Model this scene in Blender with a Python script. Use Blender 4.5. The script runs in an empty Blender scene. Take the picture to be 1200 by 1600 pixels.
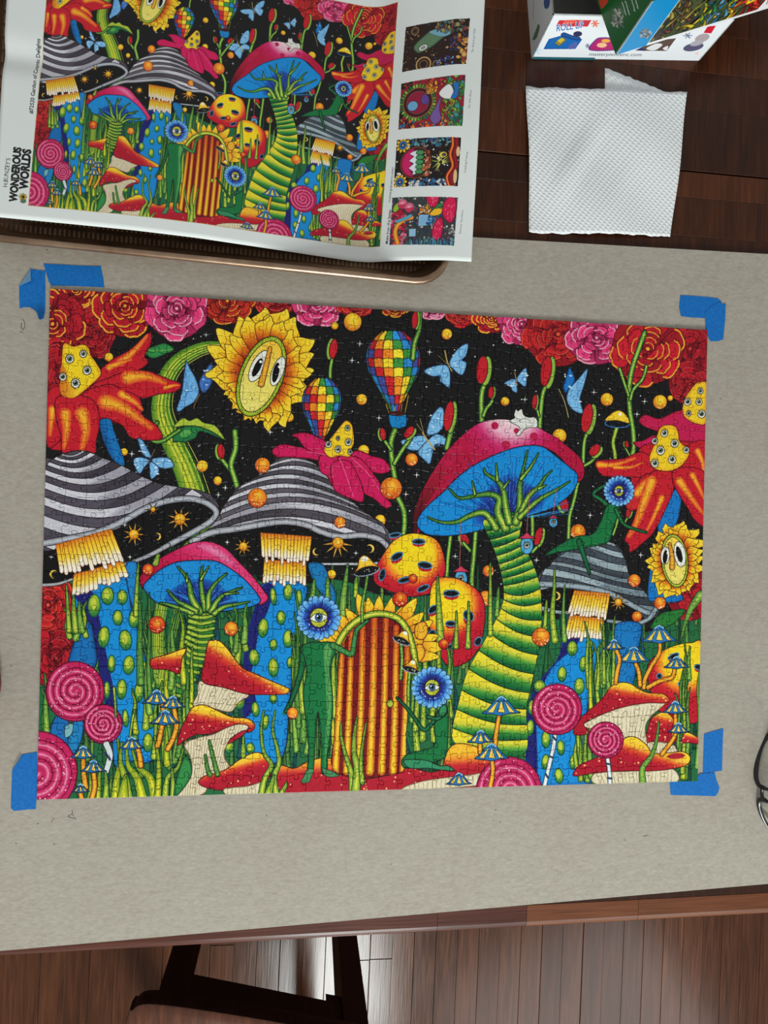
import bpy, bmesh, math, random
import numpy as np
from mathutils import Matrix, Vector

# ================================================================== camera, world, light, exposure
scene = bpy.context.scene
cam_data = bpy.data.cameras.new('camera'); cam = bpy.data.objects.new('camera', cam_data)
scene.collection.objects.link(cam); scene.camera = cam
cam_data.sensor_fit = 'HORIZONTAL'; cam_data.sensor_width = 36.0; cam_data.lens = 30.0; cam_data.clip_start = .02
cam.matrix_world = Matrix(((9.92406572e-01, -2.44489860e-02, -1.20546433e-01, 0.24996747),
                           (2.41700362e-02, 9.99700731e-01, -3.77586008e-03, 0.28180834),
                           (1.20602673e-01, 8.33576716e-04, 9.92700509e-01, 0.64961429), (0, 0, 0, 1)))
scene.view_settings.view_transform = 'Standard'; scene.view_settings.look = 'None'
scene.view_settings.gamma = 1.0; scene.view_settings.use_curve_mapping = False
scene.view_settings.exposure = 0.22
world = bpy.data.worlds.new('room_light'); scene.world = world; world.use_nodes = True
bg = world.node_tree.nodes['Background']; bg.inputs[0].default_value = (1.0, 0.985, 0.96, 1); bg.inputs[1].default_value = 0.39

def area(name, loc, target, sx, sy, power, col):
    l = bpy.data.lights.new(name, 'AREA'); l.shape = 'RECTANGLE'; l.size, l.size_y = sx, sy; l.energy = power; l.color = col
    o = bpy.data.objects.new(name, l); scene.collection.objects.link(o); o.location = loc
    o.rotation_euler = (Vector(target) - Vector(loc)).to_track_quat('-Z', 'Y').to_euler(); return o
area('window_daylight', (0.43, -1.85, 0.88), (0.36, 0.22, 0.0), 0.42, 0.62, 42, (0.94, 1.0, 0.97))
area('second_window', (1.80, -2.60, 1.35), (0.60, 0.20, 0.0), 1.40, 0.90, 22, (0.97, 1.0, 1.0))

# ------------------------------------------------------------------ flat print (numpy painter)
# The printed picture of the jigsaw is drawn here from shapes, as a print in puzzle coordinates.
PW, PH = 0.6795, 0.4915            # puzzle size in metres
CAM_F = 1000.0
CAM_C = np.array([0.24996747, 0.28180834, 0.64961429])
CAM_R = np.array([[9.92406572e-01, -2.44489860e-02, -1.20546433e-01],
                  [2.41700362e-02, 9.99700731e-01, -3.77586008e-03],
                  [1.20602673e-01, 8.33576716e-04, 9.92700509e-01]])
def back(u, v, z=0.0):
    """photo pixel -> point of the horizontal plane at height z"""
    d = CAM_R @ np.array([(u - 600) / CAM_F, -(v - 800) / CAM_F, -1.0])
    return CAM_C + (z - CAM_C[2]) / d[2] * d
def fit_h(src, dst):
    A = []
    for (x, y), (u, v) in zip(src, dst):
        A += [[x, y, 1, 0, 0, 0, -u * x, -u * y, -u], [0, 0, 0, x, y, 1, -v * x, -v * y, -v]]
    return np.linalg.svd(np.array(A, float))[2][-1].reshape(3, 3)

def pts(s):
    return np.array([[float(a) for a in q.split(',')] for q in s.split()]) if isinstance(s, str) else np.array(s, float)
def spline(p, closed=True, n=6):
    p = np.asarray(p, float); m = len(p)
    if m < 3: return p
    out = []
    idx = range(m if closed else m - 1)
    t = np.linspace(0, 1, n, endpoint=False)[:, None]
    for i in idx:
        if closed: a, b, c, d = p[i - 1], p[i], p[(i + 1) % m], p[(i + 2) % m]
        else: a, b, c, d = p[max(i - 1, 0)], p[i], p[i + 1], p[min(i + 2, m - 1)]
        out.append(.5 * (2 * b + (c - a) * t + (2 * a - 5 * b + 4 * c - d) * t * t + (3 * b - a - 3 * c + d) * t ** 3))
    out = np.vstack(out)
    return out if closed else np.vstack([out, p[-1]])
def C(c): return np.array(c, np.float32) / 255.0
def box1(a, r, ax):
    r = max(1, int(r)); pad = [(0, 0), (0, 0)]; pad[ax] = (r + 1, r)
    c = np.cumsum(np.pad(a, pad, mode='constant'), axis=ax, dtype=np.float32)
    n = a.shape[ax]
    hi = np.take(c, range(2 * r + 1, 2 * r + 1 + n), axis=ax); lo = np.take(c, range(0, n), axis=ax)
    return (hi - lo) / (2 * r + 1)
def blur(a, r): return box1(box1(a, r, 0), r, 1)
INK = (22, 18, 16)

class Canvas:
    def __init__(s, w, h, fn, bg):
        s.w, s.h, s.fn = w, h, fn
        s.a = np.empty((h, w, 3), np.float32); s.a[:] = C(bg)
        s.clip = None
        o = fn(np.array([[600., 850.]])); q = fn(np.array([[601., 850.], [600., 851.]]))
        s.k = float(np.hypot(*(q - o).T).mean())
    def mask(s, P):
        """even-odd mask of a polygon given in canvas pixels -> (mask, x0, y0)"""
        x0 = max(int(np.floor(P[:, 0].min())) - 1, 0); x1 = min(int(np.ceil(P[:, 0].max())) + 2, s.w)
        y0 = max(int(np.floor(P[:, 1].min())) - 1, 0); y1 = min(int(np.ceil(P[:, 1].max())) + 2, s.h)
        if x1 <= x0 or y1 <= y0: return None
        M = np.zeros((y1 - y0, x1 - x0 + 1), np.int32)
        Q = np.roll(P, -1, 0)
        for (ax, ay), (bx, by) in zip(P, Q):
            if ay == by: continue
            if ay > by: ax, ay, bx, by = bx, by, ax, ay
            r0 = max(int(np.ceil(ay - .5)), y0); r1 = min(int(np.ceil(by - .5)), y1)
            if r1 <= r0: continue
            r = np.arange(r0, r1)
            xs = ax + (r + .5 - ay) * (bx - ax) / (by - ay)
            c = np.clip(np.ceil(xs - .5).astype(int), x0, x1) - x0
            np.add.at(M, (r - y0, c), 1)
        return (np.cumsum(M, 1)[:, :-1] & 1).astype(bool), x0, y0
    def col(s, col, x0, y0, shp):
        if callable(col): return col(x0, y0, shp)
        if not isinstance(col, dict): return C(col)
        X = np.arange(shp[1])[None, :] + x0 + .5; Y = np.arange(shp[0])[:, None] + y0 + .5
        st = np.array([C(c) for c in col['c']]); n = len(st) - 1
        if 'r' in col:
            cx, cy, r0, r1 = col['r']; ctr = s.fn(np.array([[cx, cy]]))[0]
            t = (np.hypot(X - ctr[0], Y - ctr[1]) / s.k - r0) / (r1 - r0)
        else:
            g = s.fn(pts(col['l'])); d = g[1] - g[0]
            t = ((X - g[0, 0]) * d[0] + (Y - g[0, 1]) * d[1]) / (d @ d)
        t = np.clip(t, 0, 1) * n; i = np.minimum(t.astype(int), n - 1); f = (t - i)[..., None]
        return st[i] * (1 - f) + st[np.minimum(i + 1, n)] * f
    def comp(s, al, x0, y0, c):
        h, w = al.shape; v = s.a[y0:y0 + h, x0:x0 + w]
        if s.clip is not None: al = al * s.clip[y0:y0 + h, x0:x0 + w]
        al = al[..., None]
        v *= 1 - al; v += al * c
    def poly(s, p, col, edge=None, er=3, ow=.9, oc=INK, sm=1):
        p = pts(p)
        if sm: p = spline(p, True)
        P = s.fn(p); r = s.mask(P)
        if r is None: return
        m, x0, y0 = r
        c = s.col(col, x0, y0, m.shape)
        if edge is not None:
            R = max(1, er * s.k * .5); b = blur(blur(np.pad(m, int(R) + 1).astype(np.float32), R), R)
            q = int(R) + 1; b = b[q:-q, q:-q]
            t = np.clip((b - .45) / .5, 0, 1)[..., None]
            c = s.col(edge, x0, y0, m.shape) * (1 - t) + c * t
        s.comp(m.astype(np.float32), x0, y0, c)
        if ow: s.line(np.vstack([p, p[:1]]), ow, oc, sm=0)
    def field(s, p, w0, w1, extra):
        P = s.fn(p); n = len(P)
        rr = np.linspace(w0, w1, n) * s.k * .5
        e = rr.max() + extra * s.k + 2
        x0 = max(int(P[:, 0].min() - e), 0); x1 = min(int(P[:, 0].max() + e) + 1, s.w)
        y0 = max(int(P[:, 1].min() - e), 0); y1 = min(int(P[:, 1].max() + e) + 1, s.h)
        if x1 <= x0 or y1 <= y0: return None
        F = np.full((y1 - y0, x1 - x0), -99., np.float32)
        for i in range(n - 1):
            a, b = P[i], P[i + 1]; ra, rb = rr[i], rr[i + 1]; ee = max(ra, rb) + extra * s.k + 2
            u0 = max(int(min(a[0], b[0]) - ee), x0); u1 = min(int(max(a[0], b[0]) + ee) + 1, x1)
            v0 = max(int(min(a[1], b[1]) - ee), y0); v1 = min(int(max(a[1], b[1]) + ee) + 1, y1)
            if u1 <= u0 or v1 <= v0: continue
            X = np.arange(u0, u1, dtype=np.float32)[None, :] + .5 - a[0]; Y = np.arange(v0, v1, dtype=np.float32)[:, None] + .5 - a[1]
            d = b - a; L = max(d @ d, 1e-6)
            t = np.clip((X * d[0] + Y * d[1]) / L, 0, 1)
            sd = ra + (rb - ra) * t - np.hypot(X - t * d[0], Y - t * d[1])
            v = F[v0 - y0:v1 - y0, u0 - x0:u1 - x0]; np.maximum(v, sd, out=v)
        return F, x0, y0, rr.max()
    def line(s, p, w, col, w1=None, sm=1, n=4):
        p = pts(p)
        if sm: p = spline(p, False, n)
        r = s.field(p, w, w if w1 is None else w1, 0)
        if r: s.comp(np.clip(r[0] + .5, 0, 1), r[1], r[2], s.col(col, r[1], r[2], r[0].shape))
    def tube(s, p, w, col, w1=None, edge=None, ow=1., oc=INK, hl=None, sm=1, n=5):
        p = pts(p)
        if sm: p = spline(p, False, n)
        r = s.field(p, w, w if w1 is None else w1, ow)
        if not r: return
        F, x0, y0, R = r
        if ow: s.comp(np.clip(F + ow * s.k + .5, 0, 1), x0, y0, C(oc))
        c = s.col(col, x0, y0, F.shape)
        if edge is not None:
            t = np.clip(F / (R * .75), 0, 1)[..., None]; c = C(edge) * (1 - t) + c * t
        s.comp(np.clip(F + .5, 0, 1), x0, y0, c)
        if hl is not None: s.comp(np.clip((F - R * .55) / (R * .3), 0, 1), x0, y0, C(hl))
    def ell(s, cx, cy, a, b, col, rot=0, edge=None, er=3, ow=.9, oc=INK):
        t = np.linspace(0, 2 * np.pi, 28, endpoint=False); c, q = np.cos(np.radians(rot)), np.sin(np.radians(rot))
        x, y = a * np.cos(t), b * np.sin(t)
        s.poly(np.c_[cx + x * c - y * q, cy + x * q + y * c], col, edge, er, ow, oc, sm=0)
    def push(s, p, sm=1):
        p = pts(p); P = s.fn(spline(p) if sm else p); r = s.mask(P)
        s.clip = np.zeros((s.h, s.w), np.float32)
        if r: s.clip[r[2]:r[2] + r[0].shape[0], r[1]:r[1] + r[0].shape[1]] = r[0]
    def pop(s): s.clip = None

def puzzle_fn(k):
    H = fit_h([back(u, v)[:2] for u, v in ((77, 450), (1105, 516), (1090, 1222), (57, 1250))],
              [(77, 450), (1105, 516), (1090, 1222), (57, 1250)])
    Hi = np.linalg.inv(H)
    def fn(p):
        q = np.c_[p, np.ones(len(p))] @ Hi.T; q = q[:, :2] / q[:, 2:]
        return np.c_[q[:, 0] * k, (PH - q[:, 1]) * k]
    return fn

def paint_art(k=3530):
    W, Hh = int(PW * k), int(PH * k)
    cv = Canvas(W, Hh, puzzle_fn(k), (20, 21, 21))
    rng = random.Random(7)
    U = rng.uniform
    RED, ORG, YEL = (190, 28, 44), (238, 132, 28), (246, 208, 40)
    MAG, PNK, LPK = (205, 28, 96), (222, 62, 120), (240, 170, 190)
    BLU, NAV, LBL, SKY = (18, 140, 214), (26, 34, 112), (70, 160, 226), (128, 192, 236)
    GRN, DGR, LGR, YGR = (44, 128, 52), (12, 80, 48), (128, 176, 72), (198, 204, 60)
    # ---------- helpers
    def dot(x, y, r, c): cv.ell(x, y, r, r, c, ow=0)
    def planet(x, y, r, o=0):
        c = [(252, 226, 70), (246, 196, 40), (214, 120, 30)] if not o else [(252, 200, 60), (240, 140, 36), (200, 72, 28)]
        if o == 2: c = [(250, 190, 60), (222, 80, 30), (176, 24, 30)]
        cv.ell(x, y, r, r * 1.03, dict(r=(x + r * .1, y - r * .25, 0, r * 1.15), c=c), ow=.8)
        if r > 8:
            for _ in range(9 if o else 4):
                a = U(.2, 3.0); q = U(.55, .9) * r; dot(x + q * math.cos(a), y + q * math.sin(a), U(.5, 1.2), (255, 226, 150))
    def eye(x, y, r, iris=(92, 120, 96)):
        for a in (-2.2, -1.8, -1.4, -1.0):
            cv.line([(x + r * math.cos(a), y + r * math.sin(a)), (x + r * 1.5 * math.cos(a + .1), y + r * 1.5 * math.sin(a + .1))], .7, INK, sm=0)
        cv.ell(x, y, r, r * 1.05, (232, 232, 222), ow=1., edge=(170, 160, 150), er=2)
        cv.ell(x, y - r * .1, r * .58, r * .6, iris, ow=.5); dot(x, y - r * .1, r * .34, (10, 12, 12)); dot(x - r * .2, y - r * .35, r * .14, (250, 250, 250))
    def spark(x, y, r=5):
        for a in (0, math.pi / 2):
            for q in (-1, 1):
                cv.line([(x, y), (x + q * r * math.cos(a + .08), y + q * r * math.sin(a + .08))], 1.5, (226, 230, 226), w1=.2, sm=0)
        dot(x, y, .9, (255, 255, 255))
    def rose(cx, cy, r, base, edge, dark, sy=1.0, e=1.4, seed=0, skip=0):
        g = random.Random(seed); md = tuple(.55 * u + .45 * v for u, v in zip(dark, base)); cv.ell(cx, cy, r * .93, r * .93 * sy, md, ow=1., oc=(60, 8, 16))
        for k, fr in enumerate((1, .82, .62, .45, .29, .16)):
            if k < skip: continue
            n = (6, 6, 5, 4, 3, 2)[k]; off = g.uniform(0, 6)
            for i in range(n):
                a = off + 6.283 * i / n + g.uniform(-.15, .15); R = r * fr * g.uniform(.92, 1.06)
                hw = 3.6 / n * g.uniform(.85, 1.1); q = []
                for t in np.linspace(-1, 1, 7):
                    rr = R * (1 - .10 * abs(t) ** 3 + g.uniform(-.025, .025)); aa = a + hw * .62 * t
                    q.append((cx + rr * math.cos(aa), cy + sy * rr * math.sin(aa)))
                o = np.array(q)
                q += [(cx + R * .42 * math.cos(a + .45 * hw), cy + sy * R * .42 * math.sin(a + .45 * hw)), (cx + R * .42 * math.cos(a - .45 * hw), cy + sy * R * .42 * math.sin(a - .45 * hw))]
                j = g.uniform(.85, 1.12); b2 = tuple(min(255, v * j) for v in base)
                cv.poly(q, dict(r=(cx, cy, R * .42, R * 1.02), c=[dark, b2, b2]), ow=1., oc=(60, 8, 16))
                if g.random() < .75: cv.line(o * .97 + np.array([cx, cy]) * .03, e * (1.1 - .1 * k), edge)
                if g.random() < .8:
                    u = o[2:5] * .8 + np.array([cx, cy]) * .2; cv.line(u, .8, dark)
        dot(cx, cy, r * .05, edge)
    R1 = (RED, (240, 170, 50), (110, 8, 24)); R2 = ((178, 24, 40), (206, 60, 60), (96, 8, 22)); R3 = (PNK, (240, 160, 186), (130, 16, 64)); R4 = ((200, 50, 36), (244, 180, 50), (120, 16, 20)); R5 = ((196, 36, 40), (232, 90, 60), (110, 10, 24))
    def sunflower(cx, cy, ax, ay, rot, P, n=26, c0=(184, 64, 18)):
        """ax, ay: inner ring; P: list of outer radii sampled around"""
        c, q = math.cos(math.radians(rot)), math.sin(math.radians(rot))
        for ring, f in ((0, 1.0), (1, .84)):
            for i in range(n):
                a = 6.283 * (i + .5 * ring) / n; t = a / 6.283 * len(P); R = (P[int(t) % len(P)] * (1 - t % 1) + P[(int(t) + 1) % len(P)] * (t % 1)) * f * U(.92, 1.06)
                da = 6.283 / n * .72; bend = U(-.15, .15)
                def at(rad, aa):
                    return cx + rad * math.cos(aa), cy + rad * math.sin(aa)
                ca, sa = math.cos(a), math.sin(a)
                u, v = ca * c + sa * q, -ca * q + sa * c
                rin = .8 / math.hypot(u / ax, v / ay)
                m = rin + (R - rin) * .55
                s_ = [at(rin, a - da * .5), at(m * .85, a - da * .85), at(m * 1.1, a - da * .8), at(R * .93, a - da * .3 + bend), at(R, a + bend), at(R * .9, a + da * .35 + bend), at(m * 1.05, a + da * .85), at(m * .8, a + da * .8), at(rin, a + da * .5)]
                cv.poly(s_, dict(l=(at(rin * 1.02, a), at(R, a)), c=[(140, 40, 14), c0, (226, 128, 26), (248, 200, 40), (250, 214, 50), (252, 222, 70)]), ow=1., oc=(70, 36, 10))
                cv.line([at(m * .7, a), at(m * 1.15, a + bend * .4)], 1., (196, 110, 20))
        cv.ell(cx, cy, ax, ay, (150, 176, 40), rot, edge=(90, 120, 24), er=3, ow=1.2)
        for i in range(60):
            a = 6.283 * i / 60; x, y = ax * .94 * math.cos(a), ay * .96 * math.sin(a)
            cv.line([(cx + x * c - y * q, cy + x * q + y * c), (cx + .9 * (x * c - y * q) + 2, cy + .9 * (x * q + y * c))], .7, (226, 224, 90))
        cv.ell(cx, cy, ax * .83, ay * .89, dict(l=((cx - ax, cy + ay * .6), (cx + ax, cy - ay * .6)), c=[(238, 226, 120), (240, 222, 100), (244, 200, 60)]), rot, ow=1.)
    def bud(x, y, a, b, rot, sx=1):
        c, q = math.cos(math.radians(rot)), math.sin(math.radians(rot))
        cv.ell(x + sx * c * a * .75, y + sx * q * a * .75 + b * .05, a * .95, b * 1.08, (150, 186, 70), rot, edge=(30, 100, 40), er=3)
        cv.ell(x, y, a, b, (196, 30, 42), rot, edge=(120, 20, 30), er=3)
    def stalk(p, w=5, w1=None): cv.tube(p, w, (128, 178, 66), w1, edge=(28, 96, 40), hl=(180, 206, 84))
    def wings(*ps, c=SKY):
        for p in ps:
            P = pts(p); cx, cy = P.mean(0)
            cv.poly(P, c, edge=tuple(v * .72 for v in c), er=5, ow=1.1, oc=(20, 40, 80))
            for t in P: cv.line([(cx, cy), (.25 * cx + .75 * t[0], .25 * cy + .75 * t[1])], .5, (60, 120, 190), sm=0)
            for _ in range(4): cv.ell(cx + U(-.4, .4) * np.ptp(P[:, 0]), cy + U(-.3, .3) * np.ptp(P[:, 1]), U(1, 3), U(.7, 1.5), (206, 228, 242), ow=0)
    # ---------- night sky
    for _ in range(520): dot(U(60, 1110), U(455, 1010), U(.35, .8), rng.choice([(90, 96, 96), (150, 156, 150), (60, 64, 66)]))
    for _ in range(230): dot(U(60, 1110), U(455, 1000), U(.8, 1.2), (214, 220, 220))
    for x, y in ((322, 523), (562, 537), (550, 563), (671, 550), (83, 599), (820, 624), (206, 709), (258, 705), (422, 675), (352, 762), (341, 773), (592, 653), (651, 742), (634, 772), (928, 613), (1007, 627), (995, 647), (922, 805), (1001, 867), (711, 869), (838, 875), (303, 794)): spark(x, y)
    # undergrowth behind the stems
    cv.poly('62,930 110,905 300,900 520,905 600,930 760,930 840,960 1000,990 1100,960 1095,1230 55,1255', (34, 104, 62), ow=0)
    for _ in range(420):
        x, y, hh = U(60, 1095), U(960, 1250), U(40, 110); c = rng.choice([(40, 120, 60), (90, 150, 70), (130, 176, 80), (22, 84, 56), (24, 96, 110)]); cv.tube([(x, y), (x + U(-4, 4), y - hh * .5), (x + U(-8, 8), y - hh)], U(5, 9), c, 1, edge=tuple(v * .55 for v in c), ow=.8, oc=(12, 48, 34), n=3)
    # ---------- roses along the top and the sides
    for i, (x, y, r, m, sy) in enumerate(((150, 470, 38, R2, 1.2), (118, 452, 40, R1, .8), (148, 520, 34, R2, 1.2), (82, 506, 56, R1, 1.), (93, 590, 40, R2, 1.5), (430, 468, 40, R5, .7), (355, 470, 46, R4, .85), (195, 478, 52, R1, 1.), (276, 482, 52, R3, 1.), (496, 474, 42, R3, .9), (556, 478, 30, R5, .65), (617, 482, 22, R4, .6), (676, 484, 26, R3, .6), (722, 490, 28, R5, .8), (768, 497, 30, R1, .85), (815, 506, 38, R3, .95), (872, 522, 56, R5, .98), (932, 528, 50, R3, .9), (1078, 545, 56, R2, 1.1), (1078, 600, 36, R2, 1.0), (1012, 545, 60, R1, 1.), (75, 945, 50, R5, 1.1), (88, 1028, 46, R2, 1.), (1078, 925, 40, R2, 1.2))):
        rose(x, y, r, *m, sy=sy, seed=i * 13 + 5, e=2.4 if m is R1 or m is R3 else 1.3)
    # ---------- planets behind things
    for a in ((170, 558, 7), (523, 509, 6), (551, 503, 14), (698, 522, 8.5), (565, 624, 8.5), (789, 627, 7), (452, 652, 7), (874, 681, 11), (948, 624, 10), (1047, 622, 4.5), (1031, 628, 11), (194, 706, 6), (340, 751, 7), (568, 704, 9), (594, 813, 9), (518, 897, 7)): planet(*a)
    # ---------- big vine, leaves, tendril
    stem_v = '345,541 322,542 300,550 278,564 262,585 254,612 251,640 258,668 274,700 290,735 303,775 312,815'
    cv.tube(stem_v, 14, (196, 204, 50), 38, edge=(70, 130, 36))
    V = spline(pts(stem_v), False, 5)
    for j in range(9):
        o = (j - 6.5) * .105
        d = np.gradient(V, axis=0); nrm = np.c_[-d[:, 1], d[:, 0]] / np.hypot(*d.T)[:, None]; wv = np.linspace(14, 38, len(V))[:, None]
        cv.line(V - nrm * wv * o * (-1), .9, (34, 104, 30) if j % 2 else (226, 224, 90), sm=0)
    cv.poly('302,835 318,815 300,860 275,900 262,950 258,1010 270,1060 245,1075 235,1020 240,960 255,890', (200, 204, 60), edge=(60, 130, 50), er=14)
    for j in range(12): cv.line([(268 + 3.2 * j, 850 + 2 * j), (246 + 4 * j, 930), (240 + 3.0 * j, 1000), (246 + 2.4 * j, 1060)], .9, (30, 100, 46) if j < 8 else (150, 170, 40))
    cv.poly('215,541 228,544 240,541 256,536 268,541 272,546 262,552 250,557 240,560 230,556', (48, 140, 70), edge=(18, 84, 50), er=5)
    cv.line('217,543 240,548 270,546', 1, LGR)
    cv.poly('272,668 276,660 287,653 296,657 308,653 318,660 335,664 344,674 352,688 340,680 326,672 308,667 290,665', (176, 196, 60), edge=(90, 150, 50), er=3)
    cv.poly('270,690 272,676 282,668 300,665 316,668 334,676 350,688 332,680 312,674 306,684 296,688 290,691 278,690', (36, 120, 64), edge=(16, 80, 50), er=4)
    cv.ell(290, 677, 9, 5, (90, 170, 80), -20, ow=0)
    cv.tube('246,660 238,672 236,684 243,690 256,688 268,680 280,672', 5, (120, 176, 60), edge=(30, 96, 40))
    # ---------- eyed flowers
    def petal(p, st, c=(198, 28, 44), ed=None):
        cv.poly(p, c, edge=ed or (170, 20, 40), er=6, ow=1.1, oc=(70, 8, 20))
        for q, w in st: cv.tube(q, w * 1.45, (248, 180, 46), w * .5, edge=(216, 62, 38), ow=0)
    petal('76,606 100,600 150,588 196,592 214,614 222,640 206,668 176,660 152,668 144,700 96,704 74,690', [])
    petal('150,585 175,562 200,548 222,530 235,518 236,536 226,556 232,566 215,580 195,590 168,600 145,610', [('188,566 210,548 230,524', 9), ('170,574 190,566 205,562', 7)])
    petal('140,606 170,590 200,580 232,580 262,592 283,600 274,612 248,616 222,622 196,612 160,630', [('200,590 228,588 258,598', 15), ('258,606 272,602 280,602', 5)])
    petal('75,612 108,610 112,660 92,690 73,694', [('82,640 80,660 78,680', 9)])
    petal('120,620 170,600 200,618 216,634 224,650 244,664 254,684 236,688 205,684 190,664 165,654 140,650', [('166,628 190,636 214,652 236,668', 17), ('190,616 210,628 222,640', 9)])
    petal('88,622 120,616 148,628 156,658 150,690 148,708 120,705 98,708 95,680 88,656', [('102,646 104,672 100,700', 12), ('128,646 134,672 128,702', 15)])
    cv.poly('98,540 104,536 114,541 128,538 138,542 142,555 150,566 158,584 144,600 130,612 116,621 97,618 93,600 96,565', (246, 212, 34), edge=(236, 150, 30), er=7)
    cv.poly('97,618 93,600 96,570 104,580 108,598 122,610 116,621', dict(l=((94, 600), (120, 600)), c=[(214, 116, 28), (240, 196, 40)]), ow=0)
    for e_ in ((109, 561, 6.5), (130, 553, 5.5), (136, 579, 6.5), (98, 589, 6), (118, 599, 7)): eye(*e_)
    cv.poly('156,657 172,655 178,672 186,694 195,726 178,720 166,700 158,678', dict(l=((156, 690), (192, 680)), c=[(12, 60, 120), (20, 120, 190), (14, 90, 160)]))
    for j in range(3): cv.line([(160 + 4 * j, 668 + 16 * j), (176 + 5 * j, 672 + 16 * j)], .7, NAV)
    # ---------- butterflies
    wings('290,566 297,576 306,592 311,612 303,628 290,636 280,643 276,638 284,612', c=(112, 180, 232)); wings('311,598 320,580 330,568 333,582 330,600 318,614', c=(70, 120, 196)); cv.line('312,616 304,632 303,638', 1.4, (120, 90, 50))
    wings('215,686 222,687 230,700 236,714 224,711', '208,720 218,714 233,719 226,730 217,740', '237,717 262,715 272,728 258,732 244,728', '234,722 246,728 248,738 236,748'); cv.line('242,702 235,716 232,724', 1.2, (110, 90, 60))
    wings('702,566 715,545 731,537 728,556 722,562 729,568 722,586 708,577', '662,580 674,573 696,570 703,582 702,605 693,600 687,595 688,587 675,588'); cv.line('695,548 699,566 706,580', 2, (190, 160, 90)); cv.line('684,555 698,568', .8, (150, 130, 80))
    wings('807,592 815,580 822,575 823,590 821,604 812,599', '787,599 800,592 806,595 808,613 800,610 797,603'); cv.line('804,582 808,602', 1.3, (170, 150, 100))
    wings('880,604 885,588 890,574 898,594 890,606 884,614', c=(20, 120, 200)); wings('888,610 905,590 918,576 913,600 906,624 911,645 897,642 886,628'); cv.line('873,608 882,628 888,652', 1.3, (190, 170, 110))
    wings('667,678 672,655 685,637 693,640 693,664 683,677', '626,690 640,684 660,680 668,688 660,702 640,703', '668,688 682,678 697,685 698,697 688,694 678,698 672,724 662,718 653,706'); cv.line('660,676 668,688 679,702', 2.4, (190, 160, 90)); cv.line('651,662 661,676', .8, (190, 170, 110)); cv.line('656,654 662,676', .8, (190, 170, 110))
    # ---------- balloons
    PAL = [(206, 36, 44), (240, 140, 36), (246, 214, 50), (60, 140, 60), (40, 140, 210), (70, 80, 160)]
    def balloon(x, y, w, h, lean, nc, nr):
        prof = [(0, .46), (.07, .72), (.18, .92), (.32, 1.), (.48, .95), (.64, .76), (.8, .5), (1, .2)]
        def at(u, v):
            r = np.interp(v, [q[0] for q in prof], [q[1] for q in prof]) * w
            s_ = math.sin((u - .5) * math.pi); return x + lean * v + r * s_, y + h * v + h * .06 * (math.cos((u - .5) * math.pi) * (v - .25) * 2)
        for i in range(nc):
            for j in range(nr):
                q = [at((i + a) / nc, (j + b) / nr) for a, b in ((0, 0), (.5, -.12), (1, 0), (1, .5), (1, 1), (.5, .95), (0, 1), (0, .5))]
                c = PAL[(i - j // 1 + (j > 2) * 2 + (j > 5)) % 6]; d = 1 - .45 * abs((i + .5) / nc - .55)
                cv.poly(q, tuple(v * d * 1.1 for v in c), edge=tuple(v * d * .85 for v in c), er=3, ow=.8, sm=0)
    balloon(613, 521, 43, 116, 4, 8, 9)
    for q in ('603,632 610,652', '617,636 616,650', '628,632 626,648', '638,618 632,648'): cv.line(q, 1.2, (190, 150, 60), sm=0)
    cv.poly('607,648 620,643 634,646 635,664 626,669 612,668', (24, 130, 196), edge=(10, 70, 140), er=4); cv.ell(620.5, 646, 13, 3.4, (70, 20, 22))
    # ---------- buds and stalks
    stalk('519,560 516,578 516,602', 5); bud(521, 545, 6.5, 16, 8, -1)
    stalk('657,490 655,515 648,535 645,560', 5, 8); bud(648, 500, 5, 14, 4)
    stalk('762,590 753,612 752,640 753,662', 8); bud(753, 578, 9, 22, 6); stalk('771,615 768,628 760,638 755,650', 5); bud(767, 613, 4.5, 10, 8)
    stalk('861,590 849,612 845,640 843,672', 7); bud(853, 580, 8.5, 24, 8); stalk('838,636 842,650', 4); bud(835, 628, 4, 12, 5)
    stalk('711,655 703,680 698,700', 8); bud(701, 650, 7.5, 24, 8)
    stalk('921,668 913,690 911,724', 6); bud(917, 653, 8.5, 23, 10); stalk('934,708 925,720 912,728', 5); bud(929, 703, 7, 11, 40)
    stalk('617,672 611,690 612,715 617,748', 8); stalk('602,690 610,702', 5); bud(598, 678, 5, 10, -8, -1); stalk('641,686 628,704 616,724', 6); bud(639, 675, 6, 11, 38)
    stalk('620,775 630,795 632,815 630,838', 8); stalk('345,716 358,732 367,748', 6); bud(345.5, 705, 6, 12, -5, -1); stalk('367,674 368,700 361,725 366,745 372,765', 8)
    stalk('903,752 896,785 890,806 888,840', 6); bud(881, 787, 7, 13, -18, -1)
    stalk('1007,520 998,545 988,575 983,605 984,640 989,672 990,700 986,715', 8); stalk('968,576 976,600 982,618', 5); stalk('1010,572 1004,592 990,608 985,624', 5); bud(979, 694, 3.5, 6, -10, -1); stalk('977,700 984,712', 3)
    stalk('743,832 740,870 737,910 742,960', 7); bud(726, 842, 6, 10, -30, -1); stalk('724,848 734,860', 5); stalk('704,836 700,870 698,900', 6); stalk('831,800 832,830 829,850', 6); stalk('841,852 832,862', 5); bud(841, 838, 6, 15, 15)
    stalk('982,806 975,818', 3); bud(982, 800, 4, 9, 15); stalk('958,835 963,820 968,800', 4)
    # small saucer mushroom
    cv.tube('965,664 958,690 961,715 957,752', 6, (196, 206, 70), edge=(60, 130, 40)); cv.ell(964, 662, 19, 6, (14, 22, 30), 3, oc=(60, 130, 200), ow=1.4)
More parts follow.
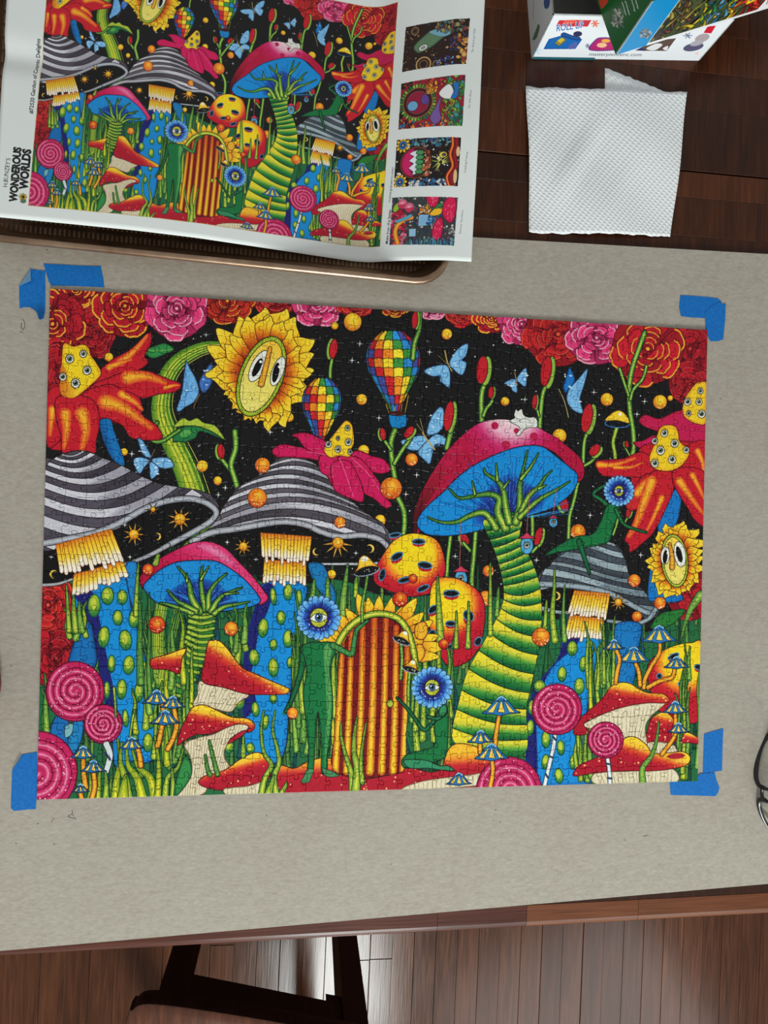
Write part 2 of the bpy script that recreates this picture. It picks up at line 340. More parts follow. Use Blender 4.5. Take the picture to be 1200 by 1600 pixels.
    cv.poly('945,657 955,646 967,641 978,648 983,661 964,657', (246, 210, 50), edge=(220, 150, 30), er=4); dot(969, 647, 2.6, (250, 246, 220))
    # ---------- striped caps
    def cap(outline, L, Rr, n, sag, cols, under, rim):
        if under: cv.poly(under, (16, 16, 17), ow=1.)
        cv.poly(outline, cols[1], ow=1.2); cv.push(outline)
        L, Rr = spline(pts(L), False, 12), spline(pts(Rr), False, 12)
        def pick(A, t):
            i = t * (len(A) - 1); j = min(int(i), len(A) - 2); return A[j] + (A[j + 1] - A[j]) * (i - j)
        def curve(t):
            a, b = pick(L, t), pick(Rr, t); dx = b[0] - a[0]; q = np.linspace(0, 1, 24)[:, None]
            c1 = a + np.array([.38 * dx, sag[0] * dx + sag[1] * (b[1] - a[1])]); c2 = b - np.array([.36 * dx, sag[2] * dx + sag[3] * (b[1] - a[1])])
            return a * (1 - q) ** 3 + 3 * c1 * q * (1 - q) ** 2 + 3 * c2 * q * q * (1 - q) + b * q ** 3
        for i in range(n):
            t0, t1 = i / n, (i + 1) / n
            A, B = curve(t0), curve(t1); cc = cols[i % 2]
            uu = U(.9, 1.08); cc = tuple(v * uu for v in cc)
            P = np.vstack([A, B[::-1]])
            sh = cols[2] if i % 2 == 0 else tuple(v * .78 for v in cc)
            cv.poly(P, dict(l=(A[12], B[12]), c=[cc, cc, sh]), ow=1., sm=0)
            for _ in range(7):
                t = U(.05, .95); h = U(.15, .35); s0 = int(U(0, 17)); cvv = curve(t0 + (t1 - t0) * t)[s0:s0 + 6]; uu = U(.75, 1.15); cv.line(cvv, .6, tuple(v * uu for v in cc), sm=0)
        cv.pop()
        if rim: cv.tube(rim[0], rim[1], (176, 180, 188), rim[2], edge=(110, 112, 122), ow=1.2)
    LG, DG, SH = (206, 206, 214), (80, 74, 86), (160, 158, 170)
    cap('68,728 85,716 102,708 120,704 140,706 160,716 182,724 200,732 225,746 250,756 285,762 310,766 330,774 343,792 336,800 310,782 285,781 255,786 222,800 190,822 150,838 110,846 64,854',
        '96,708 78,720 66,745 62,790 60,850', '128,704 150,710 190,727 240,752 300,764 342,794', 15, (.16, .0, -.20, .55), (LG, DG, SH),
        '66,850 110,842 160,832 200,815 240,792 290,782 322,790 334,802 312,822 280,842 240,862 190,882 140,898 64,912', None)
    cv.tube('60,850 105,842 150,832 190,815 222,797 255,784 290,779 316,783 332,792 338,802 328,815 300,832 262,852', 9, (184, 188, 196), 8, edge=(120, 124, 134))
    cv.tube('262,852 232,868 196,881 160,890', 7, (180, 182, 188), 3, edge=(120, 122, 130)); cv.tube('66,914 90,912 112,905', 4, (170, 172, 176), 3)
    def sun(x, y, r, R, n=9, a0=0, a1=6.283):
        for i in range(n):
            a = a0 + (a1 - a0) * i / n
            cv.poly([(x + r * .8 * math.cos(a - .3), y + r * .8 * math.sin(a - .3)), (x + R * U(.85, 1.1) * math.cos(a), y + R * U(.85, 1.1) * math.sin(a)), (x + r * .8 * math.cos(a + .3), y + r * .8 * math.sin(a + .3))], dict(r=(x, y, r, R), c=[(226, 150, 30), (246, 220, 120)]), ow=.7, sm=0)
        cv.ell(x, y, r, r, dict(r=(x, y - 2, 0, r), c=[(252, 220, 90), (240, 180, 40), (206, 120, 30)]), ow=.8)
    def moon(x, y, r, a=200):
        t = np.radians(np.linspace(a - 115, a + 115, 9)); o = [(x + r * math.cos(q), y + r * math.sin(q)) for q in t]
        i = [(x + r * .35 * math.cos(math.radians(a + 180)) + r * .8 * math.cos(q), y + r * .35 * math.sin(math.radians(a + 180)) + r * .8 * math.sin(q)) for q in t[::-1]]
        cv.poly(o + i, (240, 200, 90), ow=.5, sm=0)
    def fringe(tl, tr, bl, br, n, seed=1, c=((226, 120, 30), (244, 190, 40), (248, 214, 70), (250, 240, 210), (244, 240, 236))):
        g = random.Random(seed); tl, tr, bl, br = map(np.array, (tl, tr, bl, br))
        for i in range(n):
            a, b = i / n, (i + 1) / n; p0, p1 = tl + (tr - tl) * a, tl + (tr - tl) * b
            e = g.uniform(-.14, .12); q0, q1 = bl + (br - bl) * a, bl + (br - bl) * b; q0 = q0 + (q0 - p0) * e; q1 = q1 + (q1 - p1) * e; m = (q0 + q1) / 2 + (q0 - p0) * .06
            cv.poly([p0, p1, q1 * .9 + p1 * .1, q1 * .97 + m * .03, m, q0 * .97 + m * .03, q0 * .9 + p0 * .1], dict(l=((p0 + p1) / 2, m), c=c), ow=.8, oc=(120, 60, 20), sm=0)
    for a in ((209, 835, 8, 21), (281, 811, 9, 21)): sun(*a)
    sun(239, 796, 4, 14, 6); moon(246, 838, 6, 0); moon(84, 897, 7, 200)
    for x, y in ((80, 870), (203, 870), (195, 820)): spark(x, y, 4)
    # ---------- blue stems with spots
    def bstem(p, spots, nav):
        cv.poly(p, BLU, edge=(14, 92, 170), er=10, ow=1.2)
        cv.poly(nav, (28, 32, 110), edge=(20, 60, 140), er=2.5, ow=0)
        for x, y, a, b in spots:
            cv.ell(x, y, a, b, dict(l=((x, y - b), (x, y + b)), c=[(176, 196, 50), (128, 172, 52), (30, 110, 56)]), U(-8, 8), edge=(10, 96, 60), er=4, ow=1., oc=(8, 60, 70))
            cv.ell(x - a * .1, y - b * .15, a * .45, b * .5, (196, 206, 66), ow=0)
    bstem('112,925 195,900 205,950 220,1000 232,1050 246,1110 240,1185 205,1190 180,1200 172,1110 158,1050 142,985', ((147, 946, 10, 18), (168, 931, 10, 14), (191, 933, 8, 12), (184, 965, 8, 12), (209, 967, 8, 14), (162, 995, 9, 17), (196, 1000, 10, 16), (220, 1003, 6, 11), (174, 1037, 6, 14), (201, 1039, 9, 15), (226, 1043, 5, 10), (190, 1077, 8, 16), (217, 1081, 7, 16), (149, 1038, 5, 12), (167, 1078, 5, 14), (234, 1123, 8, 16), (231, 1160, 8, 15), (239, 1070, 4, 9), (196, 1122, 5, 14)), '114,925 140,918 152,950 160,990 170,1040 178,1080 180,1130 168,1120 156,1050 142,985 128,950')
    cv.poly('140,970 122,985 112,1012 106,1040 118,1055 150,1040 148,1000', (20, 110, 180), edge=(14, 50, 110), er=8)
    cv.poly('195,885 212,878 216,905 210,950 202,930', (30, 130, 200), edge=(16, 90, 160), er=5)
    fringe((115, 897), (192, 876), (112, 930), (201, 900), 13, 5); fringe((87, 851), (174, 826), (94, 898), (193, 874), 15, 3)
    cap('300,850 312,838 330,822 342,805 350,790 360,776 372,760 392,750 402,744 412,734 428,722 442,713 458,711 474,714 492,724 505,736 520,756 540,774 560,792 580,806 598,818 612,838 618,858 614,876 598,882 606,866 604,850 590,838 560,835 525,838 500,832 480,822 445,815 410,820 370,828 335,834',
        '436,714 412,734 378,758 352,786 336,815 300,850', '470,713 500,730 530,764 565,796 598,822 616,866', 15, (-.18, .0, .16, .25), (LG, (92, 86, 96), SH),
        '325,838 370,828 412,820 450,815 485,822 520,836 560,835 595,840 606,858 600,876 570,882 490,882 486,910 408,908 400,890 360,850', None)
    cv.tube('300,846 330,832 370,826 410,819 445,815 478,820 502,831 530,838 565,836 592,842 606,856 604,872', 9, (186, 188, 194), 8, edge=(120, 122, 132)); cv.tube('604,872 590,880 540,881 484,881', 5, (190, 192, 196), 2.5)
    sun(380, 854, 7, 16); sun(528, 848, 9, 28, 6, .2, 3.6); moon(494, 862, 6, 160); moon(578, 857, 7, -20); spark(355, 847, 4); spark(400, 874, 4); spark(556, 864, 4)
    bstem('410,912 476,912 473,950 462,1000 456,1060 452,1100 440,1185 380,1192 384,1080 385,1010 398,960', ((427, 932, 5, 14), (450, 925, 7, 13), (467, 935, 5, 14), (439, 965, 7, 11), (411, 981, 8, 15), (450, 998, 8, 14), (427, 1007, 6, 9), (397, 1027, 8, 13), (427, 1043, 8, 15), (453, 1035, 5, 9), (399, 1108, 6, 12), (373, 1097, 9, 11), (427, 1091, 6, 8), (415, 1128, 5, 12), (391, 1169, 7, 9), (358, 1167, 7, 10)), '410,915 428,916 420,950 404,990 398,1030 392,1060 400,1100 380,1120 378,1060 384,1000 396,955')
    cv.poly('482,880 505,882 515,905 525,930 520,945 500,925 488,905', (24, 120, 180), edge=(14, 80, 140), er=6)
    fringe((413, 874), (478, 878), (410, 910), (478, 912), 13, 9); fringe((407, 832), (487, 838), (409, 872), (482, 880), 15, 8)
    cap('838,922 838,910 845,893 858,885 866,874 880,860 905,852 930,850 948,846 962,850 972,862 979,878 984,898 995,912 1012,928 1026,942 1030,956 1018,968 1000,962 985,945 955,928 920,918 880,914',
        '948,846 905,852 866,874 850,890 838,922', '958,848 975,870 984,900 1008,925 1030,956', 11, (-.05, .35, -.05, .35), ((156, 174, 182), (66, 76, 86), (112, 130, 140)),
        '842,915 880,914 920,918 955,928 985,945 1010,960 995,972 960,974 930,970 880,958 846,950', None)
    cv.tube('838,912 880,914 920,919 955,928 985,944 1008,956 1022,958', 9, (160, 176, 184), 8, edge=(100, 116, 126)); cv.tube('1024,952 1014,966 992,974 950,970', 8, (160, 176, 184), 5, edge=(100, 116, 126)); cv.tube('846,950 870,956 890,957', 6, (150, 166, 174), 4)
    sun(966, 941, 6, 15, 10); moon(869, 931, 7, 0)
    bstem('884,992 945,998 934,1030 922,1080 915,1140 924,1180 922,1224 842,1224 836,1150 826,1110 840,1070 872,1030', ((894, 1013, 8, 12), (921, 1006, 5, 7), (911, 1037, 6, 12), (878, 1053, 7, 12), (843, 1072, 9, 10), (905, 1072, 8, 13), (830, 1105, 5, 12), (828, 1137, 6, 13), (853, 1155, 7, 14), (876, 1168, 6, 12), (852, 1190, 6, 12), (873, 1212, 7, 12), (895, 1190, 5, 12)), '884,992 905,996 895,1015 865,1040 845,1080 838,1120 840,1200 836,1224 822,1224 822,1150 824,1110 838,1070 870,1030')
    cv.poly('962,976 1000,974 998,1010 985,1080 950,1080 958,1020', (20, 120, 190), edge=(14, 80, 150), er=8)
    cv.poly('1028,805 1062,760 1062,800 1050,830 1020,870 1012,930 1022,940 1060,940 1066,930 1040,900', (20, 120, 196), edge=(14, 80, 150), er=6)
    fringe((890, 960), (942, 966), (882, 994), (940, 1000), 12, 19); fringe((897, 922), (953, 927), (886, 960), (947, 966), 13, 18)
    # ---------- pink caps with blue gills
    def vein(p, w, w1): cv.tube(p, w, (150, 190, 66), w1, edge=(36, 104, 44), ow=1., hl=(206, 214, 90))
    for q in ('640,700 600,705', ): pass
    cv.poly('226,920 218,905 226,890 245,875 268,862 300,848 328,846 352,856 372,876 395,900 412,922 419,934 413,942 404,944 398,925 370,905 330,880 290,880 250,900', dict(l=((300, 846), (260, 900)), c=[(226, 60, 120), (200, 26, 84), (176, 20, 60)]), edge=(170, 16, 60), er=5, ow=1.2)
    cv.poly('300,850 330,850 350,862 372,884 360,884 330,866', (232, 130, 170), edge=(214, 60, 120), er=10, ow=0)
    cv.poly('224,918 232,905 250,890 276,878 310,875 335,876 355,885 380,903 400,925 407,938 398,946 370,952 330,957 295,954 262,948 240,938', (24, 140, 212), edge=(20, 100, 190), er=6, ow=1.2)
    cv.poly('262,925 300,905 335,908 360,930 372,945 335,955 295,953 262,944', (26, 40, 130), edge=(22, 110, 190), er=22, ow=0)
    for i in range(46):
        a = U(3.3, 6.1); r0, r1 = U(10, 28), U(30, 62); cv.line([(318 + r0 * math.cos(a), 948 + r0 * .7 * math.sin(a)), (318 + r1 * 1.15 * math.cos(a), 948 + r1 * math.sin(a))], .7, rng.choice([(60, 170, 230), (16, 50, 140), (20, 90, 180)]), sm=0)
    cv.poly('296,948 335,952 334,985 326,1015 312,1045 296,1075 268,1098 250,1092 262,1060 285,1020 294,985', (60, 140, 50), edge=(24, 90, 40), er=8)
    for i in range(15):
        t = i / 14; c_ = np.array(spline(pts('316,955 314,985 306,1015 290,1048 268,1088'), False, 10)); j = min(int(t * (len(c_) - 1)), len(c_) - 2); p = c_[j]; d = c_[j + 1] - c_[j]; d /= np.hypot(*d); nn = np.array([-d[1], d[0]]); w = 19
        cv.tube([p + nn * w + d * 3, p + d * 6, p - nn * w + d * 1], 6.5, (190, 200, 66), 5, edge=(60, 134, 44), ow=.9)
    for p, w, w1 in (('312,955 300,935 296,915 290,900 278,886', 11, 2), ('322,952 316,930 314,905 316,885', 10, 2), ('326,952 326,930 336,912 354,896', 9, 2), ('330,955 340,938 352,928 378,918', 9, 2), ('335,958 350,948 370,944 390,940', 8, 1.5), ('306,955 290,946 276,938 262,922', 9, 2), ('300,958 280,950 262,944 250,942', 7, 2), ('314,905 326,885', 4, 1.5), ('292,908 292,896', 4, 1.5), ('352,928 372,926', 4, 1.5)): vein(p, w, w1)
    # big one
    cv.poly('652,836 646,815 648,795 660,765 680,730 700,702 722,680 746,662 775,655 805,657 832,664 858,677 884,695 906,715 913,733 910,748 898,752 880,720 850,700 800,705 740,735 690,780', dict(r=(800, 640, 20, 105), c=[(242, 214, 220), (238, 180, 200), (206, 40, 106), (192, 22, 78), (180, 18, 60)]), ow=1.2)
    cv.poly('650,835 646,812 650,790 662,765 684,728 705,700 722,700 700,735 676,775 660,800', dict(l=((720, 690), (650, 820)), c=[(196, 30, 80), (160, 20, 48), (70, 16, 24)]), ow=0)
    for x, y, r in ((773, 665, 5.5), (733, 689, 3.5), (749, 688, 3), (790, 695, 6), (807, 673, 4), (853, 689, 4), (869, 688, 5), (700, 723, 7), (742, 720, 6), (834, 682, 6)): cv.ell(x, y, r, r, (190, 24, 74), ow=.6, oc=(140, 14, 50))
    cv.poly('652,822 655,806 670,788 695,766 712,748 735,730 765,714 795,702 824,696 848,698 868,712 888,728 900,738 903,748 897,765 880,782 855,796 825,806 790,816 745,830 705,837 668,835', (18, 140, 214), edge=(14, 110, 196), er=6, ow=1.3)
    cv.poly('740,806 756,770 790,742 820,752 842,768 850,790 820,806 780,818 745,822', (30, 40, 130), edge=(20, 110, 196), er=24, ow=0)
    for i in range(90):
        a = U(3.4, 6.2); r0, r1 = U(20, 60), U(60, 110); cv.line([(795 + r0 * math.cos(a), 812 + r0 * .7 * math.sin(a)), (795 + r1 * 1.1 * math.cos(a), 812 + r1 * .95 * math.sin(a))], .7, rng.choice([(50, 160, 226), (20, 60, 150), (16, 110, 190)]), sm=0)
    stm = '755,815 775,806 805,800 815,815 812,835 822,860 832,880 843,915 846,960 842,1010 832,1060 822,1110 820,1176 760,1180 725,1168 706,1150 716,1100 730,1050 752,1010 774,970 787,935 784,900 776,870 765,842'
    cv.poly(stm, (24, 100, 52), ow=1.3); cv.push(stm)
    LP, RP = pts('752,812 762,830 768,843 772,856 776,869 780,882 783,893 785,904 786,915 787,924 785,934 780,946 773,962 760,982 744,1010 732,1042 722,1076 714,1106 708,1136 704,1168'), pts('815,800 814,812 813,824 814,836 818,848 824,860 830,872 834,885 838,900 842,918 845,940 846,968 845,995 842,1024 837,1054 830,1083 825,1108 822,1132 821,1155 821,1182')
    def ed(i):
        q = np.linspace(0, 1, 11)[:, None]; l, r = LP[i] - [4, 0], RP[i] + [4, 0]; m = l + (r - l) * q; m[:, 1] += (2.5 if i < 9 else 9) * np.sin(np.pi * q[:, 0]); return m
    for i in range(len(LP) - 1):
        A, B = ed(i), ed(i + 1); mid = A[6], B[6]
        cs = [(236, 218, 50), (196, 200, 56), (70, 150, 58), (20, 108, 52), (12, 84, 48)] if i > 8 else [(196, 206, 64), (150, 184, 62), (60, 144, 58), (18, 104, 52), (12, 84, 48)]
        cv.poly(np.vstack([A, B[::-1]]), dict(l=mid, c=cs), edge=(16, 96, 50), er=2.5, ow=1.2, sm=0)
        cv.line(A[2:9] + (B[2:9] - A[2:9]) * .16, 1.6, (226, 222, 90), w1=.8, sm=0)
    cv.pop()
    for p, w, w1 in (('790,825 778,800 780,780 766,772 745,774 718,778 702,764', 14, 2), ('742,772 738,752', 5, 1.5), ('795,815 790,790 786,765 778,752 760,740 756,732', 13, 2), ('777,750 775,724', 5, 1.5), ('787,762 796,750', 4, 1.5), ('806,815 812,790 812,760 816,740 824,705', 13, 2), ('814,748 830,728 841,708', 6, 1.5), ('814,800 826,775 842,760 852,745 862,735', 10, 1.5), ('842,763 853,758', 5, 1.5), ('812,808 840,782 868,766 890,752', 9, 1.5), ('775,825 758,802 735,805 715,815 690,816 668,808', 11, 2)): vein(p, w, w1)
    cv.poly('796,658 804,653 803,648 806,639 809,642 815,639 818,648 826,652 836,652 840,660 838,668 828,668 818,672 812,680 806,679 812,668', (226, 228, 220), edge=(190, 190, 180), er=2)
    for q in ('812,656 822,654 830,660', '806,652 814,660', '820,668 834,664'): cv.line(q, .7, (90, 90, 84))
    # ---------- right eyed flower
    petal('998,658 1008,648 1030,654 1055,643 1080,640 1104,655 1104,692 1075,690 1055,688 1030,675 1010,668', [], c=(196, 26, 80)); petal('989,692 1005,688 1022,680 1030,690 1022,702 1006,703', [], c=(204, 24, 90))
    petal('1000,700 1030,690 1075,690 1102,700 1100,760 1060,750 1030,760 1004,770 985,750 1000,730', [])
    petal('930,722 950,718 975,716 1000,706 1018,715 1022,735 1005,745 985,745 960,745 940,742', [('936,726 960,726 992,716', 8), ('960,730 985,730 1005,722', 5)])
    petal('1072,698 1104,692 1102,760 1085,752 1066,735', [('1090,705 1098,725 1098,748', 8)])
    petal('978,792 985,775 996,752 1012,740 1026,742 1022,768 1005,785 990,798', [('996,770 1006,756 1014,748', 12)], c=(200, 40, 40))
    petal('1018,738 1050,738 1052,765 1040,795 1022,830 1008,845 985,863 982,850 976,842 990,812 1004,775', [('1018,752 1004,790 994,818 982,838', 14), ('1034,778 1022,806 1010,830', 8)])
    petal('1052,735 1080,730 1104,745 1102,818 1085,812 1075,795 1062,775 1052,755', [('1062,752 1078,775 1098,802', 11), ('1082,742 1092,762 1100,780', 8)])
    cv.poly('1030,670 1040,664 1055,666 1060,678 1062,690 1075,700 1076,712 1064,728 1045,736 1022,732 1014,716 1022,694', (246, 208, 36), edge=(236, 140, 30), er=8)
    for e_ in ((1038, 677, 5.5), (1023, 689, 5), (1054, 693, 6), (1032, 704, 6.5), (1072, 703, 5), (1023, 724, 6), (1050, 718, 6)): eye(*e_)
    cv.poly('1084,602 1092,597 1106,602 1104,658 1088,662 1072,654 1066,642 1070,622', (244, 204, 40), edge=(232, 140, 30), er=7)
    for e_ in ((1094, 611, 4.5), (1074, 628, 5.5), (1092, 628, 5), (1096, 647, 6), (1076, 646, 4)): eye(*e_)
    # ---------- sunflowers with faces
    sunflower(408, 588, 34, 66, 21, [86, 84, 86, 90, 80, 78, 72, 70, 82, 92, 96, 108, 116, 112, 104, 92], 19)
    balloon(504, 594, 31, 94, -4, 7, 8)
    def face(p0, p1, nose, e):
        for q in p0: cv.ell(*q[:4], (236, 238, 226), q[4], ow=1.)
        for q in p1:
            cv.ell(*q[:4], (12, 12, 12), q[4], ow=0); dot(q[0] + q[3] * .33, q[1] - q[3] * .55, q[2] * .42, (250, 250, 250))
        cv.tube(nose, 5, (240, 186, 50), 9, edge=(200, 120, 40), ow=.8)
    face([(404, 572, 11, 27, 28), (434, 580, 9, 24, 20)], [(402, 574, 5.2, 16, 26), (431, 582, 5, 16, 12)], '422,544 416,570 408,600', 0)
    dot(394, 623, 1.4, (110, 100, 30)); cv.line('386,622 394,626 402,622', .8, (180, 160, 60))
    sunflower(1054, 876, 21, 42, -6, [46, 48, 50, 54, 62, 60, 52, 48, 46, 44, 48, 54, 66, 68, 58, 50], 18)
    face([(1062, 866, 9, 20, -8), (1039, 868, 7, 14, 4)], [(1061, 866, 4.4, 13, -14), (1039, 870, 3.6, 11, 6)], '1046,850 1050,870 1050,886', 0)
    dot(1055, 900, 1.2, (110, 90, 30))
    # ---------- magenta eyed flower
    for p in ('425,705 432,697 446,694 470,699 500,702 505,720 480,716 445,714 432,714', '456,680 470,676 486,678 510,690 535,700 520,712 490,708 474,698 466,686', '500,712 530,710 545,715 530,745 520,760 512,745 500,735', '540,712 560,704 580,712 600,718 610,734 595,740 575,735 555,728', '528,715 560,715 580,735 600,765 604,778 612,788 602,794 585,780 562,768 545,760', '518,725 545,720 560,745 568,768 566,784 550,780 532,772 520,760'):
        petal(p, [], c=(208, 26, 92), ed=(176, 14, 60))
    for q in ('530,716 540,740 552,776', '550,716 575,740 592,764', '480,706 520,712', '520,722 520,745'): cv.line(q, 1.2, (240, 100, 150))
    cv.poly('540,657 548,661 552,672 553,692 548,704 546,714 530,712 516,715 506,704 512,690 524,675 532,665', (244, 208, 40), edge=(232, 140, 30), er=6)
    for e_ in ((543, 669, 4), (513, 694, 5), (528, 702, 5), (544, 691, 5), (547, 706, 4), (528, 685, 3)): eye(*e_)
    # ---------- planets in front
    for a in ((316, 728, 9), (410, 727, 12, 1), (402, 778, 15, 1), (643, 718, 10, 1), (611, 763, 17, 1), (531, 816, 9, 1), (763, 892, 9, 1), (758, 935, 12, 1), (903, 831, 12, 1), (991, 907, 10, 1), (1031, 942, 9.5, 1), (995, 963, 8, 1), (231, 890, 9, 2)): planet(*a)
    # ---------- hanging lanterns
    for x, y, w, h, s_ in ((720, 904, 10, 14, '720,814 719,850 718,884'), (823, 852, 10, 14, '828,765 825,800 823,832'), (864.5, 816, 7, 8, '869,764 866,790 864,804')):
        cv.line(s_, 1.2, (176, 90, 90)); cv.ell(x, y, w, h, (86, 170, 214), edge=(30, 110, 170), er=4); cv.poly([(x - w * 1.5, y - h * .75), (x - w * .5, y - h * 1.15), (x, y - h * 1.5), (x + w * .5, y - h * 1.15), (x + w * 1.5, y - h * .75)], (206, 60, 90), edge=(150, 20, 50), er=3, sm=0); eye(x, y, w * .45)
    # ---------- spotted yellow-red shells
    def shell(p, cx, cy, r, holes):
        cv.poly(p, dict(r=(cx - r * .12, cy - r * .1, r * .4, r * .98), c=[(250, 216, 30), (248, 206, 34), (240, 130, 36), (206, 36, 44), (190, 24, 44)]), ow=1.3)
        for x, y, a, b, ro in holes:
            cv.ell(x, y + b * .9, a * .95, b * 1.1, (190, 30, 44), ro, ow=0); cv.ell(x, y, a, b, (14, 20, 24), ro, ow=2., oc=(70, 130, 170))
    shell('608,852 625,838 650,833 680,842 692,862 696,890 690,910 675,926 640,932 605,922 584,908 588,885', 652, 872, 62, ((654, 846, 10, 4, 0), (620, 869, 10, 5, -28), (664, 883, 11, 5, 8), (597, 898, 4.5, 9, 15), (632, 906, 10, 4, -15), (661, 919, 10, 4, -25), (617, 836, 9, 3.5, -10)))
    shell('675,912 705,902 735,914 752,930 758,958 752,1000 735,1030 705,1042 688,1025 672,985', 708, 950, 62, ((705, 927, 12, 5, 0), (732, 962, 7, 9, -40), (704, 974, 8, 4, 0), (676, 952, 8, 5, -40), (675, 990, 6, 5, -40), (747, 1002, 5, 7, 30), (703, 1010, 5, 3, -40)))
    planet(645, 904, 7, 2)
    shell('1012,1040 1030,1020 1055,1008 1080,1004 1097,1010 1094,1120 1060,1125 1030,1110 1015,1075', 1078, 1040, 66, ((1052, 1025, 9, 3.5, -25), (1068, 1066, 9, 4, -20), (1030, 1056, 4, 4, 20), (1091, 1042, 6, 4, 10)))
    # ---------- grasses
    def blade(p, w, w1=1.0, tone=0):
        c = ((190, 200, 70), (150, 186, 80), (214, 206, 50), (110, 160, 70))[tone % 4]
        cv.tube(p, w, c, w1, edge=(c[0] * .52, c[1] * .72, c[2] * .6), ow=1., oc=(12, 48, 30), hl=tuple(min(255, v * 1.12) for v in c))
        P = spline(pts(p), False, 4)
        for _ in range(int(len(P) * .9)):
            q = P[int(U(0, len(P) - 1))]; cv.line([(q[0] + U(-.25, .25) * w, q[1]), (q[0] + U(-.25, .25) * w, q[1] + U(2, 5))], .6, (60, 110, 40), sm=0)
    G = random.Random(3)
    def field(x0, x1, y0, y1, n, h, w, tones=(0, 1, 2, 3)):
        for _ in range(n):
            x, y = G.uniform(x0, x1), G.uniform(y0, y1); hh = G.uniform(*h); s_ = G.uniform(-10, 10)
            blade([(x, y), (x + s_ * .5, y - hh * .4), (x + s_ * .2, y - hh * .75), (x + s_, y - hh)], G.uniform(*w), .8, G.choice(tones))
    field(205, 300, 1060, 1200, 26, (60, 150), (6, 11)); field(345, 390, 1000, 1040, 10, (35, 60), (6, 10), (0, 1)); field(100, 135, 985, 1000, 4, (30, 55), (7, 9)); field(62, 75, 1140, 1160, 2, (80, 100), (8, 10), (1,))
    field(455, 530, 1090, 1200, 26, (80, 190), (6, 11)); field(640, 708, 1060, 1190, 20, (60, 130), (6, 11), (0, 1, 3)); field(915, 960, 1060, 1110, 14, (70, 120), (6, 9)); field(1060, 1095, 1180, 1215, 12, (100, 190), (6, 9), (0, 1, 2)); field(900, 935, 1180, 1222, 10, (60, 110), (7, 10), (0, 1))
    for p, w in (('535,965 537,930 541,900 543,882', 12), ('512,935 512,910 512,902', 8), ('556,930 556,910 557,902', 8), ('488,935 490,915 491,905', 8), ('688,1000 686,960 684,920 684,900', 12), ('712,1010 713,985 713,955', 8), ('731,1010 732,970 732,940', 8), ('664,1050 664,990 664,948', 7), ('867,1000 863,960 866,920 866,890', 11), ('882,1000 880,960 882,915', 8), ('851,985 853,950 854,938', 7), ('776,960 778,930 779,918', 7), ('766,990 766,930 766,880', 8), ('212,960 214,915 216,880', 7), ('243,880 247,868 248,868', 8), ('108,985 106,950 104,915', 7), ('118,985 115,950 115,930', 9), ('128,985 124,960 124,940', 9), ('1094,930 1080,950 1070,975 1064,1000', 14), ('1077,1060 1076,1030 1078,1010', 7)): blade(p, w, 1.5, int(U(0, 2)))
    cv.poly('1016,980 1030,960 1048,954 1070,952 1060,968 1045,978 1030,984', (40, 120, 50), edge=(16, 84, 40), er=5)
    planet(245, 976, 13, 2); planet(361, 982, 11, 1)
    # ---------- red capped mushrooms, left
    def dots(p, n, c=(250, 190, 130)):
        P = pts(p); cv.push(P)
        for _ in range(n): dot(U(P[:, 0].min(), P[:, 0].max()), U(P[:, 1].min(), P[:, 1].max()), U(.7, 1.6), c)
        cv.pop()
    def redcap(p, l, n=26, st=((250, 214, 50), (244, 190, 50), (214, 70, 40), (188, 26, 46), (176, 22, 44))):
        cv.poly(p, dict(l=l, c=st), ow=1.4, oc=(80, 20, 20)); dots(p, n)
    def gills(p, lines):
        cv.poly(p, (226, 216, 184), edge=(190, 176, 140), er=5, ow=1.2, oc=(90, 60, 40)); cv.push(p)
        a, b, n = lines
        for i in range(n):
            t = i / (n - 1); q = np.array(a[0]) * (1 - t) + np.array(a[1]) * t; r = np.array(b[0]) * (1 - t) + np.array(b[1]) * t; cv.line([q, (q + r) / 2 + [U(-1, 1), 0], r], 1., (170, 150, 110))
        cv.pop()
    redcap('236,1030 262,1022 290,1013 284,1030 280,1052 262,1046 238,1044', ((262, 1016), (262, 1046)), 8)
    gills('312,1064 340,1070 388,1084 372,1098 360,1112 330,1106 302,1102 308,1085', (((316, 1068), (385, 1084)), ((304, 1110), (362, 1114)), 12))
    redcap('325,1004 332,1000 344,1002 356,1014 366,1028 380,1044 398,1052 420,1062 448,1074 452,1078 446,1084 415,1085 385,1084 350,1074 316,1064 320,1030', ((372, 1022), (352, 1052)), 26)
    gills('275,1246 292,1220 300,1200 296,1180 288,1162 310,1152 335,1146 370,1128 388,1130 386,1140 372,1152 356,1162 350,1178 358,1195 368,1206 330,1218 318,1240', (((290, 1156), (380, 1130)), ((285, 1250), (355, 1205)), 20))
    redcap('277,1164 282,1140 290,1124 300,1106 318,1101 340,1110 362,1120 385,1122 397,1130 396,1140 386,1144 388,1134 372,1131 350,1138 330,1146 306,1148 290,1156', ((324, 1108), (318, 1134)), 24)
    cv.poly('386,1142 372,1154 356,1162 362,1152 378,1142', (176, 30, 50), ow=1)
    redcap('310,1222 320,1212 340,1207 356,1200 372,1188 396,1176 412,1180 424,1205 416,1220 395,1226 350,1234 322,1230', ((382, 1184), (388, 1208)), 24)
    gills('350,1232 385,1228 412,1222 410,1242 360,1244', (((355, 1230), (412, 1224)), ((355, 1246), (412, 1244)), 10))
    for p in ('327,1158 332,1180 340,1210', '321,1180 324,1200 328,1210'): blade(p, 3, 6, 3)
